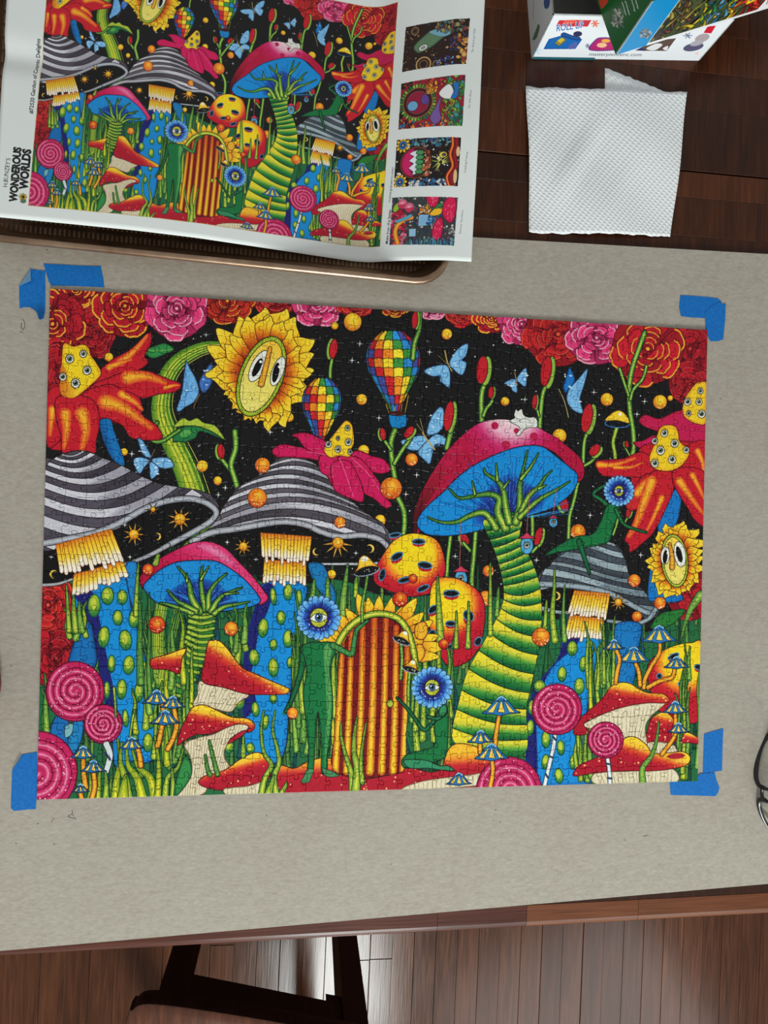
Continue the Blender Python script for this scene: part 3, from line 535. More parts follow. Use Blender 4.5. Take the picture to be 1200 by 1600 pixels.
    # red ground under the door
    redcap('428,1240 432,1215 438,1196 460,1200 480,1190 505,1184 535,1190 545,1205 575,1210 600,1195 622,1186 640,1196 670,1206 690,1200 698,1175 712,1162 740,1165 765,1180 775,1200 772,1222 740,1232 600,1240', ((560, 1184), (560, 1222)), 60, ((246, 190, 50), (236, 140, 46), (196, 40, 46), (182, 26, 46), (176, 24, 44)))
    gills('630,1230 660,1220 700,1214 735,1210 765,1206 758,1220 740,1228 640,1234', (((640, 1226), (760, 1208)), ((640, 1238), (760, 1230)), 18))
    # ---------- sunflower crown and door
    for i in range(16):
        a = math.radians(-168 + 11.4 * i + U(-4, 4)); R = U(88, 104) if i < 10 else U(94, 112); cx, cy = 592, 1022
        tip = (cx + R * math.cos(a), cy + R * math.sin(a) * 1.0); b1 = (cx + 52 * math.cos(a - .16), cy + 56 * math.sin(a - .16)); b2 = (cx + 52 * math.cos(a + .16), cy + 56 * math.sin(a + .16)); m1 = (cx + (R * .8) * math.cos(a - .11), cy + R * .8 * math.sin(a - .11)); m2 = (cx + (R * .8) * math.cos(a + .11), cy + R * .8 * math.sin(a + .11))
        cv.poly([b1, m1, tip, m2, b2], dict(l=((cx + 54 * math.cos(a), cy + 54 * math.sin(a)), tip), c=[(190, 80, 24), (238, 160, 34), (248, 208, 44), (250, 214, 50)]), ow=1., oc=(80, 40, 14))
    for i, (x, y) in enumerate(((648, 1000), (650, 1020), (655, 985))): cv.poly([(x - 6, y - 8), (x + 8, y - 14), (x + 14, y), (x + 6, y + 14), (x - 6, y + 10)], (240, 180, 44), edge=(190, 90, 30), er=5)
    door = '520,1200 522,1150 527,1080 530,1030 540,1000 556,980 580,966 606,966 626,976 638,996 642,1030 638,1090 634,1150 632,1200 600,1212 560,1216'
    cv.poly(door, (120, 22, 22), ow=1.3); cv.push(door)
    for xb, xt, yt, w in ((524, 535, 1000, 11), (541, 549, 985, 11), (560, 567, 975, 12), (578, 585, 966, 13), (596, 603, 966, 12), (614, 619, 980, 12), (630, 637, 1000, 12)):
        cv.tube([(xt, yt), ((xt + xb) / 2 + 1, 1090), (xb, 1205)], w * .8, dict(l=((xt, yt), (xb, 1205)), c=[(222, 110, 30), (246, 190, 40), (246, 200, 50), (246, 206, 40)]), w * 1.1, edge=(170, 50, 26), ow=1.2, oc=(90, 10, 16))
    cv.pop()
    cv.tube('524,1016 532,998 545,980 562,967 584,959 606,960 624,968 636,984 644,1008 650,1040', 9, (196, 206, 56), 9, edge=(90, 140, 40), hl=(226, 224, 90))
    cv.ell(609.5, 1099, 5.5, 6, (176, 190, 60), edge=(90, 110, 30), er=3)
    blade('566,972 566,945 571,920 575,890', 4, 3, 1)
    def ufo(x, y, w, rot):
        c, q = math.cos(math.radians(rot)), math.sin(math.radians(rot)); T = lambda a, b: (x + a * c - b * q, y + a * q + b * c)
        cv.ell(x, y, w, w * .34, (18, 20, 22), rot, ow=1.6, oc=(150, 160, 180))
        for i in range(6): a = T(U(-.7, .7) * w, U(-.12, .12) * w); dot(a[0], a[1], .7, (240, 240, 220))
        cv.poly([T(-w, -.06 * w), T(-.6 * w, -.5 * w), T(-.35 * w, -1.05 * w), T(.05 * w, -1.25 * w), T(.4 * w, -1. * w), T(.7 * w, -.45 * w), T(w, -.06 * w), T(.4 * w, -.3 * w), T(-.4 * w, -.3 * w)], (244, 204, 60), edge=(224, 140, 30), er=5)
        a = T(.05 * w, -.95 * w); cv.ell(a[0], a[1], w * .28, w * .2, (250, 246, 226), rot, ow=0)
    ufo(573, 892, 20, -14)
    blade('626,1060 628,1030 626,1004', 4, 4, 1); ufo(627, 1001, 14, 24); blade('638,1110 638,1075 640,1050', 4, 4, 1); ufo(641, 1046, 13, 18)
    planet(625, 936, 12, 2); planet(693, 1006, 8, 2)
    # ---------- green figures with flower heads
    GF, GE = (22, 116, 62), (10, 70, 44)
    def head(x, y, r, er_=.38, iris=(60, 110, 150)):
        n = 22
        for i in range(n):
            a = 6.283 * i / n + U(-.05, .05); cv.ell(x + r * .78 * math.cos(a), y + r * .78 * math.sin(a), r * .28, r * .17, dict(r=(x, y, r * .4, r), c=[(40, 90, 190), (70, 150, 226), (130, 196, 240)]), math.degrees(a), ow=.8, oc=(20, 50, 120))
        cv.ell(x, y, r * .72, r * .72, dict(r=(x, y, r * .25, r * .75), c=[(26, 30, 100), (34, 44, 130), (50, 120, 210)]), ow=0)
        for i in range(40):
            a = U(0, 6.28); cv.line([(x + r * .42 * math.cos(a), y + r * .42 * math.sin(a)), (x + r * U(.6, .85) * math.cos(a), y + r * U(.6, .85) * math.sin(a))], .7, (20, 24, 90), sm=0)
        for i in range(14): a = U(.2, 3.0); dot(x + r * .56 * math.cos(a), y + r * .56 * math.sin(a), .8, (206, 214, 240))
        e = r * er_
        cv.ell(x, y, e * 1.1, e * 1.2, (196, 200, 60), edge=(130, 150, 40), er=3)
        cv.poly([(x - e * 1.1, y + .1 * e), (x - e * .4, y - .5 * e), (x + e * .3, y - .5 * e), (x + e * 1.1, y - .05 * e), (x + e * .3, y + .5 * e), (x - e * .4, y + .5 * e)], (236, 240, 236)); cv.ell(x, y - .05 * e, e * .45, e * .5, iris); dot(x, y - .05 * e, e * .24, (8, 10, 12)); dot(x - .15 * e, y - .2 * e, e * .1, (255, 255, 255))
    cv.tube('474,1012 472,1040 464,1070 456,1092 446,1112', 10, GF, 5, edge=GE); cv.line('448,1108 440,1116', 1.5, GF); cv.line('447,1110 443,1118', 1.5, GF)
    cv.poly('470,1012 482,1004 500,1003 518,1003 527,1010 520,1030 516,1050 519,1080 520,1110 516,1150 512,1180 511,1206 502,1206 502,1170 499,1130 497,1112 494,1130 492,1170 489,1204 480,1206 482,1170 478,1130 474,1095 474,1075 479,1050 476,1030', GF, edge=GE, er=5)
    cv.poly('506,1012 520,1008 514,1045 518,1080 517,1120 512,1170 507,1200 508,1150 510,1110 508,1060', (96, 164, 90), edge=(50, 140, 76), er=6, ow=0)
    cv.tube('520,1008 532,1014 549,1022 553,1004 557,985 566,976 574,970', 9, (86, 156, 80), 4, edge=(30, 110, 56))
    cv.poly('480,1202 490,1202 486,1214 482,1222 470,1222 474,1214', (70, 140, 90)); cv.poly('503,1200 511,1202 522,1206 530,1212 510,1213', (70, 140, 90))
    head(498, 965, 33)
    cv.poly('682,1112 694,1106 700,1112 700,1150 697,1180 690,1186 672,1192 650,1198 632,1200 627,1188 640,1176 668,1170 680,1160 678,1135', GF, edge=GE, er=5)
    cv.poly('630,1188 645,1186 668,1188 686,1196 700,1196 710,1204 690,1203 668,1200 640,1200', (50, 140, 96), edge=GE, er=3)
    cv.tube('688,1114 676,1128 662,1140 645,1118 632,1102 620,1090', 7, (28, 120, 70), 3, edge=GE); cv.tube('696,1112 684,1122 668,1120', 6, (40, 130, 80), 5, edge=GE)
    cv.ell(692, 1110, 6, 10, (50, 140, 90), 20, edge=GE, er=4)
    head(675, 1074, 31, .34)
    cv.tube('952,792 938,780 927,772 938,762 950,757', 6, (34, 130, 70), 4, edge=GE)
    cv.poly('948,790 962,786 968,796 958,825 952,845 935,852 912,856 890,860 868,864 850,868 872,852 900,838 925,834 938,815', GF, edge=GE, er=5)
    cv.tube('905,846 910,862 916,880 921,896', 9, GF, 4, edge=GE); cv.tube('962,796 974,818 990,826 1010,832', 6, (34, 130, 70), 3, edge=GE)
    head(967, 767, 23, .3)
    # ---------- lollipops
    def lolly(x, y, r, stick=None):
        if stick:
            cv.tube(stick, 6, (236, 240, 240), 6, edge=(180, 190, 200)); P = spline(pts(stick), False, 3)
            for i in range(1, len(P) - 1, 3): cv.line([P[i] + [-3, 3], P[i + 1] + [3, -3]], 3.2, (40, 60, 80), sm=0)
        cv.ell(x, y, r, r * 1.02, (196, 34, 92), edge=(150, 16, 60), er=4, ow=1.4, oc=(80, 6, 40))
        t = np.linspace(0, 2 * np.pi * 3.6, 110); rr = r * (.06 + .84 * t / t[-1]); q = np.c_[x + rr * np.cos(t + .6), y + rr * np.sin(t + .6)]
        cv.line(q, r * .11, (208, 66, 116), sm=0); cv.line(q, r * .035, (232, 140, 172), sm=0)
        rr2 = rr + r * .115; q2 = np.c_[x + rr2 * np.cos(t + .6), y + rr2 * np.sin(t + .6)]; cv.line(q2, 1.3, (110, 8, 50), sm=0)
        for _ in range(int(r * 1.1)): a, d = U(0, 6.28), r * math.sqrt(U(0, .9)); dot(x + d * math.cos(a), y + d * math.sin(a), U(.5, 1.3), (244, 186, 206))
    cv.poly('88,1118 108,1128 105,1170 96,1180 78,1150', (24, 110, 180), edge=(14, 60, 120), er=5); cv.poly('112,1130 130,1126 126,1160 112,1180 106,1160', (28, 130, 190), edge=(16, 80, 140), er=5); cv.poly('102,1135 114,1130 112,1146 102,1152', (120, 180, 190))
    lolly(117, 1080, 46); lolly(161, 1131, 30)
    for p in ('166,1162 172,1180 166,1205', ): cv.tube(p, 8, (210, 220, 220), 7); cv.line('164,1176 172,1186', 3, (40, 40, 90))
    lolly(58, 1206, 63)
    # ---------- bottom-left grass
    for p, w in (('180,1246 182,1220 187,1190 184,1155', 12), ('200,1246 196,1218 188,1190 190,1160', 13), ('222,1246 214,1215 200,1195 198,1165', 14), ('242,1244 234,1215 216,1198 207,1172', 14), ('192,1246 194,1225 196,1210', 16), ('246,1244 248,1215 247,1185 242,1150', 10), ('258,1244 262,1215 278,1198 286,1170', 9), ('270,1244 270,1220 268,1200', 8), ('152,1248 154,1225 156,1200', 10), ('165,1248 166,1225 165,1206', 9), ('140,1248 142,1230 140,1210', 8), ('210,1110 206,1130 202,1160', 3), ('178,1075 180,1100 181,1120', 3)): blade(p, w, 2, 2 if w > 9 else 0)
    cv.poly('290,1180 300,1205 288,1230 272,1244 276,1215', (50, 140, 70), edge=(20, 90, 50), er=6)
    for p, w in (('408,1242 414,1215 424,1195 412,1175 408,1140 412,1110', 9), ('432,1242 428,1215 436,1190 432,1165 426,1140 430,1110', 9), ('418,1243 424,1225 428,1210', 12), ('440,1238 446,1228 448,1222', 7), ('550,1232 548,1205 540,1180 533,1150 533,1130', 9), ('556,1232 558,1200 553,1175 554,1145 558,1120', 13), ('566,1222 564,1195 566,1165 572,1130', 7), ('380,1180 380,1165 380,1150', 8)): blade(p, w, 1.5, 0)
    # ---------- red mushroom, right
    redcap('1009,1160 1011,1142 1018,1122 1038,1112 1052,1124 1058,1150 1050,1162 1024,1162', ((1036, 1112), (1030, 1136)), 16)
    gills('1012,1160 1050,1162 1055,1178 1015,1180', (((1015, 1160), (1050, 1162)), ((1012, 1180), (1056, 1180)), 10))
    gills('908,1134 940,1116 975,1104 1010,1098 1042,1094 1032,1106 1018,1118 1008,1136 1010,1168 985,1166 960,1155 930,1140', (((910, 1132), (1040, 1096)), ((940, 1170), (1010, 1175)), 20))
    redcap('896,1146 902,1128 915,1114 932,1100 945,1086 955,1072 970,1066 985,1068 998,1076 1012,1082 1035,1084 1046,1092 1040,1098 1010,1098 975,1104 940,1116 912,1130 920,1142 910,1148', ((975, 1068), (970, 1096)), 34)
    redcap('1064,1160 1070,1145 1080,1146 1094,1156 1093,1162 1075,1160', ((1085, 1146), (1082, 1160)), 6)
    gills('930,1207 970,1205 1010,1203 1050,1200 1052,1224 936,1226', (((932, 1208), (1050, 1202)), ((940, 1228), (1048, 1226)), 20))
    redcap('896,1212 902,1198 916,1190 936,1182 952,1178 968,1164 978,1152 994,1152 1010,1164 1020,1176 1045,1176 1066,1174 1078,1182 1074,1194 1055,1200 1020,1204 970,1204 925,1208', ((1000, 1160), (990, 1190)), 40)
    cv.ell(1056, 1181, 14, 5, (176, 30, 48), -4, oc=(220, 150, 40), ow=1.4)
    blade('1004,1222 1004,1200 1018,1180 1026,1155 1029,1128', 11, 2, 1)
    lolly(870, 1108, 39, '868,1140 864,1170 858,1195 851,1226'); lolly(795, 1234, 51); lolly(946, 1156, 28, '949,1184 952,1205 953,1224')
    # ---------- small blue and yellow parasol mushrooms
    def para(x, y, w, sx=None):
        if sx: cv.tube(sx, 6, (244, 186, 50), 7, edge=(196, 100, 30))
        h = w * .62
        cv.poly([(x - w, y + h * .55), (x - w * .75, y + h * .25), (x - w * .3, y - h * .6), (x, y - h * .9), (x + w * .3, y - h * .6), (x + w * .75, y + h * .25), (x + w, y + h * .5), (x + w * .4, y + h * .6), (x, y + h * .75), (x - w * .4, y + h * .65)], (34, 120, 186), edge=(20, 80, 150), er=4)
        for a, b, d in ((-.72, -.42, -.12), (-.18, .2, 0), (.42, .72, .12)):
            cv.poly([(x + d * w, y - h * .6), (x + a * w, y + h * .45), (x + b * w, y + h * .5)], (244, 208, 80), edge=(230, 214, 140), er=3, ow=.7, sm=0)
        cv.line([(x - w * .25, y - h * .6), (x, y - h * .85), (x + w * .25, y - h * .6)], 2, (150, 200, 230))
    for a in ((245, 1090, 23, '254,1100 255,1120 250,1150 246,1165'), (270, 1098, 20, '272,1108 276,1130 272,1150 262,1170'), (258, 1122, 24, None), (130, 1176, 20, '130,1188 131,1210 134,1230'), (146, 1198, 20, '146,1205 148,1228 144,1246'), (206, 1162, 20, '214,1165 218,1180 220,1196'), (126, 1232, 14, '126,1240 128,1250'), (1030, 992, 28, '1031,1003 1030,1020 1018,1040 1008,1060 1006,1074'), (990, 1024, 26, '992,1034 998,1050 1000,1070'), (959, 1008, 17, '962,1014 968,1030 964,1050 962,1066'), (1057, 1036, 20, '1054,1044 1050,1058 1030,1064 1012,1074'), (1055, 1106, 20, '1055,1114 1055,1132 1052,1150'), (1060, 1138, 17, '1056,1146 1048,1160 1034,1178'), (783, 1104, 30, '780,1116 776,1140 773,1165'), (751, 1152, 21, '750,1160 750,1175'), (768, 1176, 27, '768,1185 770,1205 766,1228'), (717, 1218, 20, None)): para(*a)
    planet(457, 1114, 9, 1); planet(845, 995, 14, 1)
    # ---------- pencil grain of the print
    g = np.random.default_rng(5)
    n = g.normal(0, 1, (Hh, W)).astype(np.float32); n = box1(n, 3, 0) * 2.2 + blur(g.normal(0, 1, (Hh, W)).astype(np.float32), 2) * 2.5
    cv.a *= 1 + .05 * n[..., None]
    np.clip(cv.a, 0, 1, out=cv.a)
    return cv
# ------------------------------------------------------------------ the sheet lying in the baking tray
SHEET_W, SHEET_H = 0.4520, 0.2900
_O = back(-9.7, 338.5, .027); _B = back(733, 409, .0285)
_ang = math.atan2(_B[1] - _O[1], _B[0] - _O[0])
SHEET_EX = np.array([math.cos(_ang), math.sin(_ang)]); SHEET_EY = np.array([-math.sin(_ang - .008), math.cos(_ang - .008)])
_ka = np.array([0, .062, .122, .180, .240, .290, .332, .348, .362, .380, .400, .425, .452])
_kz = np.array([.0268, .0268, .0256, .0218, .0140, .0072, .0020, .0030, .0085, .0150, .0210, .0272, .0300])
_fa = np.linspace(0, SHEET_W, 400); _fz = np.interp(_fa, _ka, _kz)
_fz = np.convolve(np.pad(_fz, 5, mode='edge'), np.ones(11) / 11, 'valid')
def sheet_xyz(a, b):
    t = b / SHEET_H
    kink = np.maximum(_fa - .338, 0)
    z = _fz + .10 * t * kink
    dx = np.sqrt(np.maximum(np.diff(_fa) ** 2 - np.diff(z) ** 2, 1e-12)); X = np.concatenate([[0], np.cumsum(dx)])
    x = np.interp(a, _fa, X); zz = np.interp(a, _fa, z)
    zz += .0012 * math.sin(b * 31 + a * 9) * min(1, a * 8)
    zz += -.0035 * math.exp(-((b - .150) / .012) ** 2) * math.exp(-((a - 0.0) / .09) ** 2)
    p = _O[:2] + SHEET_EX * x + SHEET_EY * b
    return p[0], p[1], max(zz, .0012)
# ================================================================== builders
COL = scene.collection
GAIN = 1.0
def s2l(c): 
    c = [v / 255.0 for v in c]
    return tuple(v / 12.92 if v <= .04045 else ((v + .055) / 1.055) ** 2.4 for v in c) + (1.0,)
def new_mat(name, rough=.6, spec=.5, metal=0.0):
    m = bpy.data.materials.new(name); m.use_nodes = True; nt = m.node_tree; b = nt.nodes['Principled BSDF']
    b.inputs['Roughness'].default_value = rough; b.inputs['Metallic'].default_value = metal; b.inputs['Specular IOR Level'].default_value = spec
    return m, nt, b
def N(nt, t, **kw):
    n = nt.nodes.new(t)
    for k, v in kw.items():
        if k in n.inputs: n.inputs[k].default_value = v
        else: setattr(n, k, v)
    return n
def L(nt, a, b): nt.links.new(a, b)
def ramp(nt, fac, stops):
    r = N(nt, 'ShaderNodeValToRGB'); e = r.color_ramp.elements
    while len(e) < len(stops): e.new(.5)
    for x, (p, c) in zip(e, stops): x.position = p; x.color = c
    L(nt, fac, r.inputs[0]); return r.outputs[0]
def coords(nt, scale=(1, 1, 1), kind='Object', rot=(0, 0, 0)):
    t = N(nt, 'ShaderNodeTexCoord'); m = N(nt, 'ShaderNodeMapping'); m.inputs['Scale'].default_value = scale; m.inputs['Rotation'].default_value = rot
    L(nt, t.outputs[kind], m.inputs[0]); return m.outputs[0]
def bump(nt, b, h, strength=.3, dist=.001):
    n = N(nt, 'ShaderNodeBump'); n.inputs['Strength'].default_value = strength; n.inputs['Distance'].default_value = dist
    L(nt, h, n.inputs['Height']); L(nt, n.outputs[0], b.inputs['Normal'])
def math_(nt, op, a, b=None):
    n = N(nt, 'ShaderNodeMath', operation=op)
    for i, v in enumerate((a, b)):
        if v is None: continue
        if isinstance(v, (int, float)): n.inputs[i].default_value = v
        else: L(nt, v, n.inputs[i])
    return n.outputs[0]
def mixc(nt, f, a, b, mode='MIX'):
    n = N(nt, 'ShaderNodeMix', data_type='RGBA', blend_type=mode)
    for i, v in ((0, f), (6, a), (7, b)):
        if isinstance(v, (int, float)) or isinstance(v, tuple): n.inputs[i].default_value = v
        else: L(nt, v, n.inputs[i])
    return n.outputs[2]
def plain(name, c, rough=.5, spec=.5, metal=0, var=.06, scale=60):
    m, nt, b = new_mat(name, rough, spec, metal)
    n = N(nt, 'ShaderNodeTexNoise', Scale=scale, Detail=4.0); L(nt, coords(nt), n.inputs['Vector'])
    c0 = s2l([v * (1 - var) for v in c]); c1 = s2l([min(255, v * (1 + var)) for v in c])
    L(nt, ramp(nt, n.outputs[0], [(.3, c0), (.7, c1)]), b.inputs['Base Color']); return m
def image_of(name, a):
    """keep a painted numpy print as an in-memory image"""
    h, w = a.shape[:2]; im = bpy.data.images.new(name, w, h)
    px = np.ones((h, w, 4), np.float32); px[..., :3] = np.clip(a[::-1], 0, 1); im.pixels.foreach_set(px.ravel()); im.pack(); return im
def print_mat(name, im, rough=.4, spec=.5, fibre=0.0):
    m, nt, b = new_mat(name, rough, spec)
    t = N(nt, 'ShaderNodeTexImage', image=im, extension='EXTEND'); u = N(nt, 'ShaderNodeUVMap'); L(nt, u.outputs[0], t.inputs[0]); L(nt, t.outputs[0], b.inputs['Base Color'])
    n = N(nt, 'ShaderNodeTexNoise', Scale=900.0, Detail=3.0); L(nt, coords(nt), n.inputs['Vector']); bump(nt, b, n.outputs[0], .12 + fibre, .0003)
    return m
class MB:
    def __init__(s): s.v, s.f, s.uv, s.mi = [], [], [], []
    def add(s, verts, faces, uv=None, mi=0):
        o = len(s.v); s.v += [tuple(p) for p in verts]
        for k, f in enumerate(faces):
            s.f.append([i + o for i in f]); s.mi.append(mi); s.uv.append([uv[i] for i in f] if uv is not None else [(0, 0)] * len(f))
    def box(s, x0, x1, y0, y1, z0, z1, mi=0, ch=0.0):
        if ch:
            c = ch; lo = [(x0, y0), (x1, y0), (x1, y1), (x0, y1)]; hi = [(x0 + c, y0 + c), (x1 - c, y0 + c), (x1 - c, y1 - c), (x0 + c, y1 - c)]
            v = [(x, y, z0) for x, y in lo] + [(x, y, z1 - c) for x, y in lo] + [(x, y, z1) for x, y in hi]
            f = [[3, 2, 1, 0], [8, 9, 10, 11]] + [[i, (i + 1) % 4, 4 + (i + 1) % 4, 4 + i] for i in range(4)] + [[4 + i, 4 + (i + 1) % 4, 8 + (i + 1) % 4, 8 + i] for i in range(4)]
        else:
            v = [(x, y, z) for z in (z0, z1) for x, y in ((x0, y0), (x1, y0), (x1, y1), (x0, y1))]
            f = [[3, 2, 1, 0], [4, 5, 6, 7]] + [[i, (i + 1) % 4, 4 + (i + 1) % 4, 4 + i] for i in range(4)]
        s.add(v, f, None, mi)
    def loft(s, loops, close=True, cap0=False, cap1=False, mi=0):
        n = len(loops[0]); v = [p for l in loops for p in l]; f = []
        for k in range(len(loops) - 1):
            for i in range(n if close else n - 1):
                j = (i + 1) % n; f.append([k * n + i, k * n + j, (k + 1) * n + j, (k + 1) * n + i])
        if cap0: f.append(list(range(n))[::-1])
        if cap1: f.append([(len(loops) - 1) * n + i for i in range(n)])
        s.add(v, f, None, mi)
    def tube(s, path, r, n=8, mi=0, closed=False, sq=(1, 1)):
        P = [Vector(p) for p in path]; R = r if isinstance(r, (list, tuple)) else [r] * len(P); loops = []
        up = Vector((0, 0, 1))
        for i, p in enumerate(P):
            d = (P[(i + 1) % len(P)] - P[i - 1]) if closed else (P[min(i + 1, len(P) - 1)] - P[max(i - 1, 0)])
            d.normalize(); a = d.cross(up)
            if a.length < 1e-3: a = d.cross(Vector((1, 0, 0)))
            a.normalize(); b = a.cross(d)
            loops.append([p + a * math.cos(6.2832 * k / n) * R[i] * sq[0] + b * math.sin(6.2832 * k / n) * R[i] * sq[1] for k in range(n)])
        if closed: loops.append(loops[0])
        s.loft(loops, True, not closed, not closed, mi)
    def prism(s, poly, z0, z1, mi=0, top=None):
        n = len(poly); v = [(x, y, z0) for x, y in poly] + [(x, y, z1) for x, y in (top or poly)]
        s.add(v, [list(range(n))[::-1], [n + i for i in range(n)]] + [[i, (i + 1) % n, n + (i + 1) % n, n + i] for i in range(n)], None, mi)
    def build(s, name, mats, parent=None, smooth=False, uv=False, loc=None, fix=True):
        me = bpy.data.meshes.new(name); me.from_pydata(s.v, [], s.f)
        for m in (mats if isinstance(mats, (list, tuple)) else [mats]): me.materials.append(m)
        me.polygons.foreach_set('material_index', s.mi)
        if smooth: me.polygons.foreach_set('use_smooth', [True] * len(s.f))
        if uv:
            u = me.uv_layers.new(name='UVMap'); u.data.foreach_set('uv', [c for f in s.uv for p in f for c in p])
        me.update()
        if fix:
            bm = bmesh.new(); bm.from_mesh(me); bmesh.ops.recalc_face_normals(bm, faces=bm.faces); bm.to_mesh(me); bm.free()
        o = bpy.data.objects.new(name, me); COL.objects.link(o)
        if parent: o.parent = parent
        if loc: o.location = loc
        return o
def tag(o, label, cat, group=None):
    o['label'] = label; o['category'] = cat
    if group: o['group'] = group
    return o
def thing(name, label, cat, loc=(0, 0, 0), group=None):
    o = bpy.data.objects.new(name, None); o.empty_display_size = .03; COL.objects.link(o); o.location = loc; return tag(o, label, cat, group)
def rel(p, o): return tuple(Vector(p) - o.location)
def inst(src, parent, loc=None, rot=None, name=None):
    o = src.copy(); COL.objects.link(o); o.parent = parent
    if name: o.name = name
    if loc: o.location = loc
    if rot: o.rotation_euler = rot
    return o
def bk(s, z): return [tuple(back(u, v, z)[:2]) for u, v in pts(s)]
def proj(p):
    q = CAM_R.T @ (np.array(p, float) - CAM_C); return (600 + CAM_F * q[0] / -q[2], 800 - CAM_F * q[1] / -q[2])
Z_BOARD, Z_TABLE, Z_FLOOR = -.002, -.005, -.755

# ---------------------------------------------------------------- wood
def wood(name, cols, grain=(6, 90, 90), rough=.35, spec=.5, vary=.5, coat=0.0, gb=.15, fine=260):
    """cols: three sRGB tones dark..light; the grain runs along the axis with the smallest scale; every board differs by its own random"""
    m, nt, b = new_mat(name, rough, spec)
    oi = N(nt, 'ShaderNodeObjectInfo'); tc = N(nt, 'ShaderNodeTexCoord'); ad = N(nt, 'ShaderNodeVectorMath', operation='ADD'); cb = N(nt, 'ShaderNodeCombineXYZ')
    L(nt, math_(nt, 'MULTIPLY', oi.outputs['Random'], 37.0), cb.inputs[0]); L(nt, math_(nt, 'MULTIPLY', oi.outputs['Random'], 11.0), cb.inputs[1])
    L(nt, tc.outputs['Object'], ad.inputs[0]); L(nt, cb.outputs[0], ad.inputs[1])
    mp = N(nt, 'ShaderNodeMapping'); mp.inputs['Scale'].default_value = grain; L(nt, ad.outputs[0], mp.inputs[0])
    n1 = N(nt, 'ShaderNodeTexNoise', Scale=1.0, Detail=5.0, Roughness=.6, Distortion=1.2); L(nt, mp.outputs[0], n1.inputs['Vector'])
    mp2 = N(nt, 'ShaderNodeMapping'); mp2.inputs['Scale'].default_value = tuple(g * (fine / 60) if g > 20 else g * 3 for g in grain); L(nt, ad.outputs[0], mp2.inputs[0])
    n2 = N(nt, 'ShaderNodeTexNoise', Scale=1.0, Detail=3.0); L(nt, mp2.outputs[0], n2.inputs['Vector'])
    f = math_(nt, 'ADD', math_(nt, 'MULTIPLY', n1.outputs[0], .62), math_(nt, 'MULTIPLY', n2.outputs[0], .38))
    c = ramp(nt, f, [(.32, s2l(cols[0])), (.5, s2l(cols[1])), (.68, s2l(cols[2]))])
    hs = N(nt, 'ShaderNodeHueSaturation'); L(nt, c, hs.inputs['Color'])
    L(nt, math_(nt, 'ADD', math_(nt, 'MULTIPLY', oi.outputs['Random'], vary), 1 - vary / 2), hs.inputs['Value'])
    L(nt, hs.outputs[0], b.inputs['Base Color'])
    L(nt, math_(nt, 'ADD', math_(nt, 'MULTIPLY', n2.outputs[0], .16), rough - .08), b.inputs['Roughness'])
    if coat: b.inputs['Coat Weight'].default_value = coat; b.inputs['Coat Roughness'].default_value = .22
    bump(nt, b, n2.outputs[0], gb, .0006); return m
M_FLOOR = wood('oak_floor_varnish', ((54, 30, 18), (74, 43, 27), (94, 57, 37)), (70, 4, 70), .19, .18, .42, 0.0, .12)
M_TABLE = wood('cherry_table_wood', ((46, 21, 9), (64, 31, 13), (82, 42, 18)), (90, 8, 80), .36, .22, .95, 0.0, .05)
M_RAIL = wood('cherry_edge_wood', ((58, 28, 20), (74, 37, 27), (90, 47, 34)), (5, 120, 120), .30, .3, .25, .05, .08)
M_RAIL_R = wood('cherry_edge_wood_orange', ((80, 41, 17), (102, 54, 24), (118, 68, 33)), (5, 120, 120), .32, .35, .1, .05, .08)
M_CHAIR = wood('dark_chair_wood', ((26, 10, 7), (34, 14, 9), (44, 19, 12)), (60, 60, 5), .4, .2, .15, 0.0, .06)
M_SEAT = wood('chair_seat_wood', ((70, 34, 18), (92, 47, 25), (112, 62, 34)), (60, 5, 60), .26, .5, .1, .1, .06)

# ================================================================== large structure: floor
fl = MB(); fl.box(-1.3, 2.3, -2.0, 1.2, Z_FLOOR - .03, Z_FLOOR - .006)
M_SUB = plain('dark_subfloor', (36, 22, 16), .8); floor = fl.build('floor', M_SUB); floor['kind'] = 'structure'
rng = random.Random(11)
FA = math.radians(-1.2); PWD = .0492
floor_protos = {}
for i in range(-30, 38):
    x = .29 + i * PWD + rng.uniform(-.0006, .0006)
    if not -1.25 < x < 2.2: continue
    cuts = [-1.95, 1.1]; c = -1.95 + .05 * rng.randint(4, 18)
    while c < 1.0: cuts.append(c); c += .05 * rng.randint(17, 25)
    cuts = sorted(cuts)
    if i == 2: cuts = [-1.95, -.7, .4, 1.1]
    for y0, y1 in zip(cuts, cuts[1:]):
        ln = round((y1 - y0) / .05) * .05; key = ln
        if key not in floor_protos:
            m = MB(); m.box(-PWD / 2 + .0003, PWD / 2 - .0003, -ln / 2 + .0004, ln / 2 - .0004, -.016, 0, 0, .0006)
            o = m.build('plank', M_FLOOR, floor); floor_protos[key] = o.data
        else:
            o = bpy.data.objects.new('plank', floor_protos[key]); COL.objects.link(o); o.parent = floor
        yc = (y0 + y1) / 2
        o.location = (x - math.tan(FA) * (yc + .7), yc, Z_FLOOR + rng.uniform(-.0003, .0003)); o.rotation_euler = (0, 0, FA)

